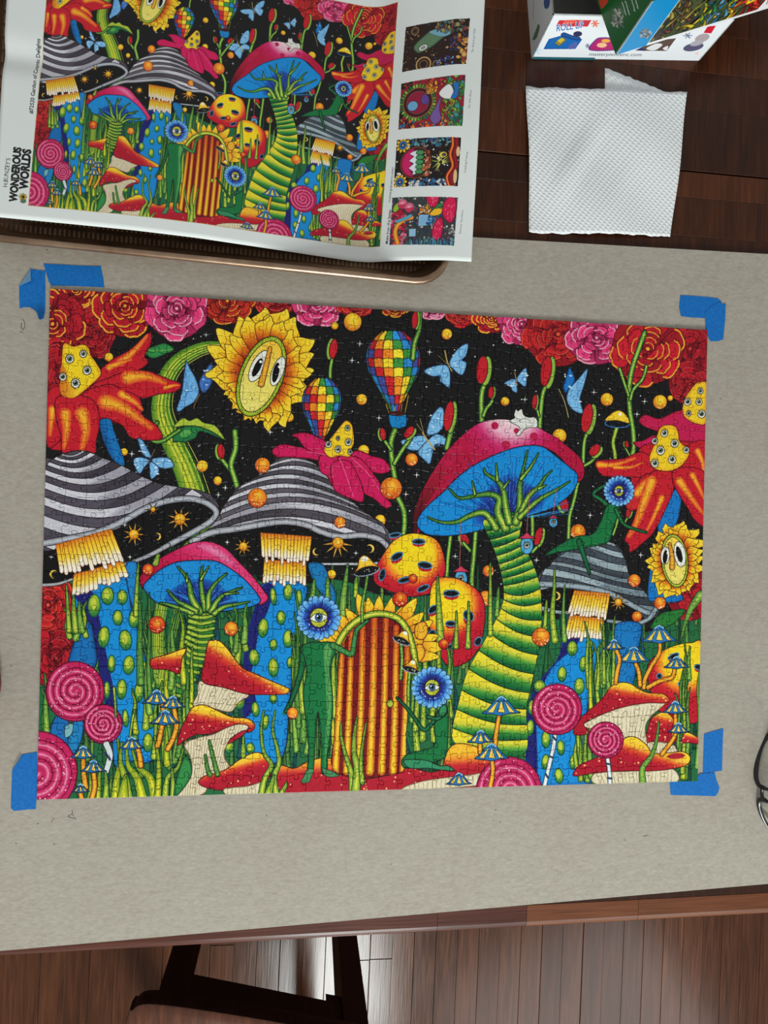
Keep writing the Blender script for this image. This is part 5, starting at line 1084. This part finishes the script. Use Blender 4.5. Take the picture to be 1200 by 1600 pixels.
    for k in range(5): cv.ell(395, 88 + 4.6 * k, 4, 2.3, (70, 150, 90), ow=.4)
    scatter(399, 406, 84, 110, 26, (.8, 2.4), [(196, 110, 70), (226, 190, 140), (170, 60, 50)])
    for x, y in ((377, 115), (376, 79)):
        for k in range(10): an = k * .628; cv.ell(x + 5 * math.cos(an), y + 5 * math.sin(an), 2.6, 1.4, (240, 190, 50), math.degrees(an), ow=.2)
        cv.ell(x, y, 4.2, 4.2, (60, 120, 180), ow=.3); cv.ell(x, y, 2.4, 2.4, (30, 60, 120), ow=.2); cv.ell(x, y, 1, 1, (230, 200, 150), ow=.2)
    for k in range(26): an = U(0, 6.28); q = U(4, 10); cv.line([(416 + 2 * math.cos(an), 96 + 2 * math.sin(an)), (416 + q * math.cos(an), 96 + q * math.sin(an))], .9, g.choice([(200, 210, 90), (150, 180, 60), (230, 220, 140)]), w1=.3, sm=0)
    cv.ell(418, 103, 4, 3, (226, 200, 60), ow=.3); cv.ell(419, 103, 2, 1.5, (60, 70, 110), ow=.2)
    for x in (426, 430): cv.tube([(x, 72), (x - 3, 82), (x + 2, 92), (x - 1, 103), (x + 1, 112), (x, 122)], 3.6, (214, 60, 40) if x == 426 else (150, 24, 40), edge=(110, 20, 24), ow=.2, hl=(244, 150, 50) if x == 426 else None)
    cv.ell(432.5, 106, 2, 5, (226, 190, 140), ow=.2); cv.ell(431, 82, 2, 7, (226, 190, 140), ow=.2); cv.pop()
    # strawberries and a pool
    frame('368.4,16.5 433.6,14.8 434.9,61.7 369.2,64.3', (58, 62, 66)); scatter(368, 435, 15, 64, 260, (.5, 2.2), [(90, 100, 100), (150, 160, 160), (50, 80, 70), (120, 70, 90), (200, 200, 196), (40, 60, 90)])
    scatter(368, 386, 15, 50, 50, (1.2, 3), [(206, 30, 80), (226, 60, 90), (180, 20, 50), (226, 120, 150)]); cv.tube([(377, 18), (374, 28), (376, 36), (384, 42), (390, 43)], 4.4, (244, 180, 50), edge=(220, 110, 40), ow=.2); cv.tube([(375, 40), (382, 42), (389, 45)], 3, (90, 170, 200), ow=.2); cv.ell(374, 54, 3, 5, (150, 190, 60), -30, ow=.3)
    for x, y in ((380, 57), (387, 53)):
        cv.ell(x, y, 4.6, 5, (206, 50, 90), ow=.3)
        for k in range(9): an = k * .35 + .3; cv.line([(x, y), (x + 5 * math.cos(an), y + 5 * math.sin(an))], .5, (240, 170, 190), sm=0)
    cv.poly('397,34 411,35 411,45 397,46', (130, 180, 220), edge=(150, 200, 234), er=3, ow=.3, sm=0); scatter(406, 421, 34, 45, 26, (.6, 1.8), [(40, 120, 190), (60, 150, 210), (30, 80, 140)]); cv.poly('388,24 395,24 395,32 388,32', (150, 196, 226), ow=.3, sm=0); scatter(397, 410, 46, 56, 24, (.8, 2.2), [(232, 160, 50), (214, 120, 40), (240, 230, 210)]); cv.poly('408,46 414,52 420,52 419,46 412,44', (246, 190, 40), ow=.3); scatter(408, 420, 52, 58, 12, (1, 3), [(40, 130, 70), (60, 160, 80)])
    for p in ('404,64 406,56 412,52 416,58 415,64', '420,50 422,58 428,63 433,60 434,50 431,38 426,38 421,44', '413,20 411,30 415,40 420,42 422,34 420,22'):
        P = pts(p); cv.poly(P, (214, 24, 80), edge=(160, 10, 50), er=3, ow=.3); lo, hi = P.min(0), P.max(0)
        for _ in range(16): x, y = U(lo[0] + 1, hi[0] - 1), U(lo[1] + 1, hi[1] - 1); cv.line([(x, y), (x + .2, y + 1.2)], .5, (244, 150, 170), sm=0)
    for k in range(34): x = 387 + k * 1.35; cv.line([(x, 15), (x + U(-1, 1), 15 + U(4, 8))], .8, g.choice([(40, 110, 150), (90, 170, 200), (30, 70, 110), (60, 130, 120)]), sm=0)
    cv.pop()
    cv.a *= 1 - .02 * np.random.default_rng(3).random(cv.a.shape[:2]).astype(np.float32)[..., None]
    return cv
sheet_im = image_of('sheet_print', sheet_canvas().a)
m = MB(); na, nb = 150, 60; V = []; UV = []
for j in range(nb + 1):
    for i in range(na + 1): V.append(sheet_xyz(SHEET_W * i / na, SHEET_H * j / nb)); UV.append((i / na, j / nb))
Fc = [[j * (na + 1) + i, j * (na + 1) + i + 1, (j + 1) * (na + 1) + i + 1, (j + 1) * (na + 1) + i] for j in range(nb) for i in range(na)]
m.add(V, Fc, UV)
poster = m.build('poster', print_mat('poster_paper', sheet_im, .6, .3), smooth=True, uv=True)
md = poster.modifiers.new('thickness', 'SOLIDIFY'); md.thickness = .00018; md.offset = -1
tag(poster, 'folded white poster with the mushroom picture and four small pictures, lying in the baking tray', 'poster')

# ================================================================== puzzle box: tray half and lid
def quad_fn(src, w, h, k):
    Hm = fit_h(src, [(0, 0), (w, 0), (w, h), (0, h)])
    def fn(p):
        q = np.c_[np.asarray(p, float), np.ones(len(p))] @ Hm.T; q = q[:, :2] / q[:, 2:]; return np.c_[q[:, 0] * k, (h - q[:, 1]) * k]
    return fn
BA = math.atan2(.78595579 - .76778028, .66460842 - .47427867)
BW, BD, BH, BT = .1912, .262, .0590, .0016
bx = back(830, 91, Z_TABLE)
M_BOXIN = plain('shaded_box_inside', (120, 122, 116), .85); M_BOXWHITE = plain('white_box_print', (226, 230, 232), .4)  # inside grey stands in for the unlit interior of the pale box
box = thing('puzzle_box', 'white bottom half of the puzzle box, open side up, standing on the dark table', 'box', (bx[0], bx[1], Z_TABLE + .0002)); box.rotation_euler = (0, 0, BA)
fw = [(830, 91), (1093, 95), (1145, 32), (862, 18)]
cv = Canvas(int(BW * 5000), int(BH * 5000), quad_fn(fw, BW, BH, 5000), (232, 236, 240)); cv.k = 3.2
cv.poly('874,27 928,28 922,39 869,37', (206, 44, 56), ow=0, sm=0); cv.poly('884,27 905,27 900,33 880,33', (232, 90, 70), ow=0, sm=0)
for w_, c_t in ((2.6, (240, 244, 250)), (0, (30, 100, 180))): letters(cv, 'ROLL UP', (870, 46), (917, 40.5), 11, c_t, .05 if w_ else .012, -1, .25)
cv.poly('850,76 858,59 880,53 905,57 914,60 903,76', (24, 104, 180), edge=(20, 70, 150), er=6, ow=0, sm=0); cv.poly('868,66 880,56 888,61 876,71', (150, 130, 60), ow=.4, sm=0); cv.poly('872,62 880,57 885,60 878,66', (206, 186, 60), ow=0, sm=0)
cv.tube('882,51 895,56 907,59', 7, (30, 90, 160), edge=(16, 50, 110), ow=.3); cv.ell(906, 51, 7, 4.4, (40, 50, 90), ow=.8, oc=(110, 70, 90)); cv.poly('894,70 904,64 905,74 892,76', (90, 100, 170), ow=0)
for k in range(6): a = k * 1.047; cv.line([(934, 34), (934 + 5.5 * math.cos(a), 34 + 5.5 * math.sin(a))], 2.6, (232, 120, 100), sm=0)
for k in range(6): a = k * 1.047; cv.line([(923, 71), (923 + 3.6 * math.cos(a), 71 + 3.6 * math.sin(a))], 1.6, (120, 120, 150), sm=0)
for k in range(6): a = k * 1.047; cv.line([(838, 78), (838 + 8 * math.cos(a), 78 + 6 * math.sin(a))], 3, (196, 222, 242), sm=0)
cv.poly('926,78 936,60 948,57 962,59 968,68 970,78', (180, 40, 110), edge=(50, 70, 150), er=5, ow=0); cv.ell(946, 70, 8, 4, (246, 190, 150), ow=0); cv.ell(952, 63, 7, 3, (240, 170, 70), ow=0)
cv.poly('998,79 1010,73 1040,62 1060,60 1046,80', (96, 76, 70), ow=0, sm=0); cv.poly('1015,76 1030,68 1040,70 1028,79', (226, 226, 226), ow=.3); cv.poly('1000,78 1008,74 1014,80', (40, 50, 110), ow=0, sm=0); cv.poly('1040,76 1048,72 1046,79', (230, 230, 232), ow=0)
for k in range(6): a = k * 1.047; cv.line([(1077, 56), (1077 + 6 * math.cos(a), 56 + 4.5 * math.sin(a))], 2., (120, 124, 160), sm=0)
cv.poly('1100,52 1106,42 1118,41 1111,53', (206, 30, 50), ow=0, sm=0); cv.ell(1098, 60, 11, 6, (176, 160, 166), -20, ow=0); cv.ell(1085, 74, 15, 6, (90, 86, 120), -12, ow=0); cv.ell(1090, 68, 10, 4, (176, 170, 180), -15, ow=0); cv.ell(1090, 84, 3, 2, (250, 210, 200), ow=0)
letters(cv, 'masterpiecesinc.com', (926, 87), (1008, 88), 5.2, (60, 62, 70), 0, -1, .2)
def wall_mesh(p0, p1, h, t, name, mats, parent, uvw=None):
    """upright card wall from p0 to p1 in the parent's plane, outside to the right of the direction of travel"""
    p0, p1 = np.array(p0), np.array(p1); d = (p1 - p0) / np.linalg.norm(p1 - p0); n = np.array([-d[1], d[0]]) * t; m = MB()
    q = [p0, p1, p1 + n, p0 + n]; V = [(x, y, z) for z in (0, h) for x, y in q]
    m.add(V, [[0, 1, 5, 4]], [(0, 0), (1, 0), (1, 0), (0, 0), (0, 1), (1, 1), (1, 1), (0, 1)], 0)
    m.add(V, [[2, 3, 7, 6], [4, 5, 6, 7], [3, 2, 1, 0], [1, 2, 6, 5], [3, 0, 4, 7]], None, 1)
    return m.build(name, mats, parent, uv=True, fix=False)
M_FRONT = print_mat('box_front_print', image_of('box_front_print', cv.a), .4, .4)
# left side of the base
sl = np.array([math.cos(BA + math.pi / 2), math.sin(BA + math.pi / 2)]) * BD
def wp(u, v, z): return (bx[0] + math.cos(BA) * u - math.sin(BA) * v, bx[1] + math.sin(BA) * u + math.cos(BA) * v, Z_TABLE + z)
cs_ = [proj(wp(0, BD, 0)), proj(wp(0, 0, 0)), proj(wp(0, 0, BH)), proj(wp(0, BD, BH))]
cv2 = Canvas(int(BD * 4000), int(BH * 4000), quad_fn(cs_, BD, BH, 4000), (206, 210, 212)); cv2.k = 3  # left wall greyer than the front: its shade is painted into the card
cv2.poly('850,0 859,0 857,12 851,13', (60, 90, 140), ow=0); cv2.poly('838,60 843,44 841,38 836,50 832,62', (90, 120, 90), ow=0); cv2.line('833,0 833,28', 1.2, (110, 112, 118), sm=0)
M_SIDE = print_mat('box_side_print', image_of('box_side_print', cv2.a), .4, .4)
wall_mesh((0, 0), (BW, 0), BH, BT, 'box_wall', [M_FRONT, M_BOXWHITE], box); wall_mesh((BW, 0), (BW, BD), BH, BT, 'box_wall', [M_BOXWHITE, M_BOXWHITE], box)
wall_mesh((BW, BD), (0, BD), BH, BT, 'box_wall', [M_BOXWHITE, M_BOXWHITE], box); wall_mesh((0, BD), (0, 0), BH, BT, 'box_wall', [M_SIDE, M_BOXIN], box)
m = MB(); m.box(BT, BW - BT, BT, BD - BT, 0, BT); m.build('box_bottom', M_BOXIN, box)
M_TEAL = plain('teal_box_edge', (20, 90, 100), .5); m = MB(); m.box(.001, .070, -.0012, -.0001, 0, .0022); m.build('paper_edge', M_TEAL, box)
# lid
LZ = Z_TABLE + BH + .0006; lc = back(962, 86, LZ); LA = math.radians(22.07); LW, LD, LH = .268, .198, .066
lid = thing('puzzle_box', 'green and blue puzzle box lid lying askew on top of the open box base', 'box', (lc[0], lc[1], LZ)); lid.rotation_euler = (0, 0, LA)
def lp(u, v, z): return (lc[0] + math.cos(LA) * u - math.sin(LA) * v, lc[1] + math.sin(LA) * u + math.cos(LA) * v, LZ + z)
q1 = [proj(lp(0, 0, 0)), proj(lp(LW, 0, 0)), proj(lp(LW, 0, LH)), proj(lp(0, 0, LH))]
cv3 = Canvas(int(LW * 4500), int(LH * 4500), quad_fn(q1, LW, LH, 4500), (236, 238, 240)); cv3.k = 3
def wl(u, z): return proj(lp(u, 0, z))
b1 = 1010; P_ = lambda *a: [wl(u, z) for u, z in a]
cv3.poly(P_((0, 0), (.034, 0), (.034, LH), (0, LH)), (10, 140, 200), ow=0, sm=0)
gg = random.Random(2); U_ = gg.uniform
pic = P_((.034, .0035), (.158, .0035), (.158, LH), (.034, LH)); cv3.poly(pic, (70, 80, 50), ow=0, sm=0); cv3.push(pic, sm=0)
for _ in range(300):
    u, z = U_(.03, .16), U_(0, LH); zone = u + z * .3
    c = gg.choice([(150, 140, 60), (120, 100, 60), (90, 96, 84), (186, 170, 80), (110, 70, 60), (60, 70, 70)]) if zone < .078 else gg.choice([(232, 196, 40), (50, 140, 90), (30, 130, 180), (244, 214, 60), (30, 70, 44), (110, 170, 210), (20, 24, 24), (160, 196, 60)]) if zone < .126 else gg.choice([(206, 30, 40), (226, 60, 40), (176, 20, 30), (190, 24, 50)])
    a = U_(.6, 2.6); ln = U_(.006, .017); q = [wl(u + ln * k * math.cos(a + .25 * k), z + ln * k * math.sin(a + .25 * k)) for k in (0, .5, 1)]
    cv3.tube(q, U_(4, 9), c, 1.5, edge=tuple(v * .5 for v in c), ow=.6)
for a in (-.9, -.3, .4, 1.1, 1.9, 2.6, 3.4): cv3.tube([wl(.138 + .004 * math.cos(a), .026 + .004 * math.sin(a)), wl(.138 + .014 * math.cos(a), .026 + .014 * math.sin(a)), wl(.138 + .022 * math.cos(a + .15), .026 + .022 * math.sin(a + .15))], 9, (226, 70, 36), 2, edge=(170, 24, 30), ow=.9, hl=(246, 150, 50))
cv3.poly([wl(.131, .02), wl(.137, .018), wl(.143, .022), wl(.146, .030), .0 + np.array(wl(.140, .034)), wl(.133, .029)], (246, 206, 40), edge=(230, 140, 30), er=3, ow=.9)
for du, dz in ((.135, .023), (.140, .024), (.138, .029), (.142, .030)): x, y = wl(du, dz); cv3.ell(x, y, 1.7, 1.7, (236, 236, 226), ow=.5); cv3.ell(x, y, .9, .9, (20, 30, 30), ow=0)
cv3.pop(); cv3.line(P_((.034, 0), (.034, LH)), 1.2, (230, 236, 240), sm=0)
x, y = wl(.021, .021)
for k in range(60): cv3.ell(x + U_(-9, 9), y + U_(-6, 6) - 0, U_(1, 3), U_(.6, 1.4), gg.choice([(120, 130, 136), (170, 180, 184), (90, 90, 96)]), -45, ow=0)
x, y = wl(.165, .008); cv3.line([(x, y), (x + 5, y - 12)], 1.2, (60, 60, 60), sm=0); cv3.line([(x + 4, y - 2), (x + 9, y - 13)], 1.2, (60, 60, 60), sm=0)
q2 = [proj(lp(0, LD, 0)), proj(lp(0, 0, 0)), proj(lp(0, 0, LH)), proj(lp(0, LD, LH))]
cv4 = Canvas(int(LD * 4500), int(LH * 4500), quad_fn(q2, LD, LH, 4500), (22, 82, 34)); cv4.k = 3
for k in range(70): cv4.ell(964 + U_(-8, 8) + U_(-3, 3), 28 + U_(-14, 14), U_(1, 3), U_(.8, 1.6), gg.choice([(140, 136, 132), (170, 166, 160), (100, 96, 96), (80, 110, 80)]), 60, ow=0)
for x, y, ln in ((972, 4, 20), (977, 2, 22), (986, -2, 20), (991, -6, 20)):
    for k in range(6): cv4.line([(x + k * .4 * ln / 8 + U_(-.6, .6), y + k * ln / 6), (x + k * .4 * ln / 8 + 1.2, y + k * ln / 6 + 2.4)], 1.6, (170, 180, 176), sm=0)
cv4.poly('936,0 950,0 946,8 940,14 938,10', (180, 60, 40), ow=0)
M_L1 = print_mat('lid_picture_print', image_of('lid_picture_print', cv3.a), .36, .45); M_L2 = print_mat('lid_green_print', image_of('lid_green_print', cv4.a), .36, .45)
M_LTOP = plain('lid_top_print', (60, 96, 70), .36, var=.3, scale=40); M_LGREEN = plain('lid_green', (22, 82, 34), .4)
wall_mesh((0, 0), (LW, 0), LH, BT, 'lid_wall', [M_L1, M_BOXWHITE], lid); wall_mesh((LW, 0), (LW, LD), LH, BT, 'lid_wall', [M_LGREEN, M_BOXWHITE], lid)
wall_mesh((LW, LD), (0, LD), LH, BT, 'lid_wall', [M_LGREEN, M_BOXWHITE], lid); wall_mesh((0, LD), (0, 0), LH, BT, 'lid_wall', [M_L2, M_BOXWHITE], lid)
m = MB(); m.box(0, LW, 0, LD, LH, LH + BT); m.build('lid_top', M_LTOP, lid)

# ================================================================== paper towels
mtw, nt, b = new_mat('embossed_paper_towel', .95, .1)
v = coords(nt, (1, 1, 1), 'UV'); sx = N(nt, 'ShaderNodeSeparateXYZ'); L(nt, v, sx.inputs[0])
def wave(ax, ay, p):
    q = math_(nt, 'ADD', math_(nt, 'MULTIPLY', sx.outputs[0], ax), math_(nt, 'MULTIPLY', sx.outputs[1], ay)); return math_(nt, 'SINE', math_(nt, 'MULTIPLY', q, 6.2832 / p))
w1, w2 = wave(.62, .78, .0034), wave(-.80, .60, .0050)
hh = math_(nt, 'MULTIPLY', math_(nt, 'ADD', w1, 1.0), math_(nt, 'ADD', w2, 1.3))
nz = N(nt, 'ShaderNodeTexNoise', Scale=900.0, Detail=2.0); L(nt, v, nz.inputs['Vector'])
L(nt, ramp(nt, nz.outputs[0], [(.3, s2l((222, 228, 230))), (.7, s2l((240, 244, 245)))]), b.inputs['Base Color']); bump(nt, b, math_(nt, 'ADD', math_(nt, 'MULTIPLY', hh, .5), math_(nt, 'MULTIPLY', nz.outputs[0], .5)), .34, .0008)
def towel(corner, nx, ny, label, z, seed, amp):
    q = [np.array(c) for c in bk(corner, Z_TABLE)]; g = random.Random(seed); V = []; UV = []
    ph = [g.uniform(0, 6) for _ in range(6)]
    for j in range(ny + 1):
        for i in range(nx + 1):
            s_, t = i / nx, j / ny; p = q[0] * (1 - s_) * (1 - t) + q[1] * s_ * (1 - t) + q[2] * s_ * t + q[3] * (1 - s_) * t
            e = .0005 * math.sin(40 * s_ + ph[0]) + .0005 * g.uniform(-1, 1) if j in (0, ny) else 0
            w = .0008 * math.sin(5 * t + ph[1]) * (1 if i in (0, nx) else 0)
            zz = amp * (.5 + .5 * math.sin(7 * s_ + 3 * t + ph[2]) * math.sin(5 * t + ph[3])) + amp * .6 * max(0, math.sin(16 * (s_ - t * .5) + ph[4])) * math.exp(-((s_ - .3) ** 2 + (t - .55) ** 2) / .08)
            V.append((p[0] + w, p[1] + e, zz)); UV.append((np.linalg.norm(q[1] - q[0]) * s_, np.linalg.norm(q[3] - q[0]) * t))
    c = np.mean([v_[:2] for v_ in V], axis=0); V = [(x - c[0], y - c[1], z_) for x, y, z_ in V]
    m = MB(); m.add(V, [[j * (nx + 1) + i, j * (nx + 1) + i + 1, (j + 1) * (nx + 1) + i + 1, (j + 1) * (nx + 1) + i] for j in range(ny) for i in range(nx)], UV)
    o = m.build('paper_towel', mtw, smooth=True, uv=True, loc=(c[0], c[1], Z_TABLE + z)); md = o.modifiers.new('thickness', 'SOLIDIFY'); md.thickness = .0003; md.offset = 1
    return tag(o, label, 'paper towel', 'paper towels on the table')
towel('938,300 1010,304 1034,142 945,106', 14, 18, 'lower paper towel with only its corner showing behind the square towel', .0002, 5, .0004)
towel('826,365 1046,371 1072,147 821,139', 44, 44, 'white square paper towel with raised dots lying on the dark table', .0016, 8, .0042)

# ================================================================== eyeglasses
M_BLACK = plain('black_frame_plastic', (22, 20, 20), .25, .5); M_METAL = plain('hinge_metal', (190, 190, 190), .3, .5, 1.0)
mg, nt, b = new_mat('spectacle_lens', .02, .5); b.inputs['Transmission Weight'].default_value = 1.0; b.inputs['IOR'].default_value = 1.2; b.inputs['Base Color'].default_value = (.93, .95, .93, 1)
l1, l2 = np.array(back(1178, 1190, .001)), np.array(back(1188, 1284, .001))
wv_ = (l1 - l2); sep = np.linalg.norm(wv_[:2]); wdir = wv_ / np.linalg.norm(wv_); gc = (l1 + l2) / 2
hdir = np.array([-wdir[1], wdir[0], 0]); hdir = -hdir if hdir[0] > 0 else hdir     # towards -x
lean = math.radians(16); up_ = np.array([0, 0, 1]) * math.cos(lean) - hdir * math.sin(lean); out = np.cross(wdir, up_); out = out if out[0] < 0 else -out
gl = thing('eyeglasses', 'black framed eyeglasses resting upside down on the cardboard at its right side', 'glasses', (gc[0], gc[1], Z_BOARD))
def gp(w, h, d=0): p = gc * [1, 1, 0] + wdir * w + up_ * h + out * (d - .9 * w * w / .07 * .5); p[2] += Z_BOARD + .0018; return rel(tuple(p), gl)
rim_o = spline(pts('-.0265,.012 -.0255,.004 -.019,.0005 -.008,-.0004 .006,0 .018,.0016 .0255,.006 .0275,.014 .0255,.024 .019,.032 .008,.0365 -.006,.0365 -.018,.031 -.0245,.022'), True, 4)
for sgn in (1, -1):
    cw = sgn * sep / 2
    R_ = [gp(cw + sgn * x, y) for x, y in rim_o]; m = MB(); m.tube(R_, [.0026 if y < .012 else .0017 for x, y in rim_o], 8, closed=True); m.build('rim', M_BLACK, gl, smooth=True)
    I_ = [(cw + sgn * x * .96, .018 + (y - .018) * .95) for x, y in rim_o]; m = MB(); m.loft([[gp(x, y, d) for x, y in I_] for d in (.0008, -.0010)], True, True, True); m.build('lens', mg, gl)
    m = MB(); m.tube([gp(cw + sgn * .026, .009), gp(cw + sgn * .031, .007, -.001), gp(cw + sgn * .0345, .006, -.006)] , [.003, .0032, .0028], 8); ep = m.build('end_piece', M_BLACK, gl, smooth=True)
    m = MB(); m.tube([gp(cw + sgn * .031, .0085, .0028), gp(cw + sgn * .031, .0085, .0042)], .0013, 8); m.build('rivet', M_METAL, ep)
    b0 = np.array(gp(cw + sgn * .0345, .006, -.006)); dv = -out * [1, 1, 0]; dv /= np.linalg.norm(dv)
    P_ = [tuple(b0 + dv * t * .14 + np.array([0, 0, (.0045 - b0[2]) * min(1, t * 1.2) + (.012 * max(0, t - .75) / .25)])) for t in np.linspace(0, 1, 12)]
    m = MB(); m.tube(P_, [.0026] * 8 + [.0024, .0026, .0028, .0018], 8, sq=(.6, 1)); m.build('temple', M_BLACK, gl, smooth=True)
m = MB(); m.tube([gp(w, h, .002) for w, h in ((sep / 2 - .0262, .011), (.006, .0085), (0, .0078), (-.006, .0085), (-sep / 2 + .0262, .011))], .0019, 8); m.build('bridge', M_BLACK, gl, smooth=True)

# ================================================================== red mug at the left edge
M_RED = plain('red_glaze', (120, 4, 24), .25, .4); M_MUGIN = plain('mug_inside', (210, 206, 200), .3)
mc = back(-71, 1066, Z_BOARD); mug = thing('mug', 'dark red mug at the left edge of the cardboard sheet', 'mug', (mc[0], mc[1], Z_BOARD + .0002))
def ring(r, z, n=40): return [(r * math.cos(6.2832 * k / n), r * math.sin(6.2832 * k / n), z) for k in range(n)]
m = MB(); m.loft([ring(.036, 0), ring(.0415, .001), ring(.0445, .006), ring(.0452, .03), ring(.0440, .06), ring(.0420, .085), ring(.0415, .0885), ring(.0395, .0895), ring(.0380, .0885), ring(.0375, .08), ring(.038, .02), ring(.033, .006)], True, True, True); m.build('mug_body', M_RED, mug, smooth=True)
m = MB(); m.tube([(-.040, 0, .074), (-.058, 0, .074), (-.070, 0, .060), (-.070, 0, .040), (-.058, 0, .026), (-.042, 0, .024)], .005, 8, sq=(1.2, .8)); m.build('handle', M_RED, mug, smooth=True)
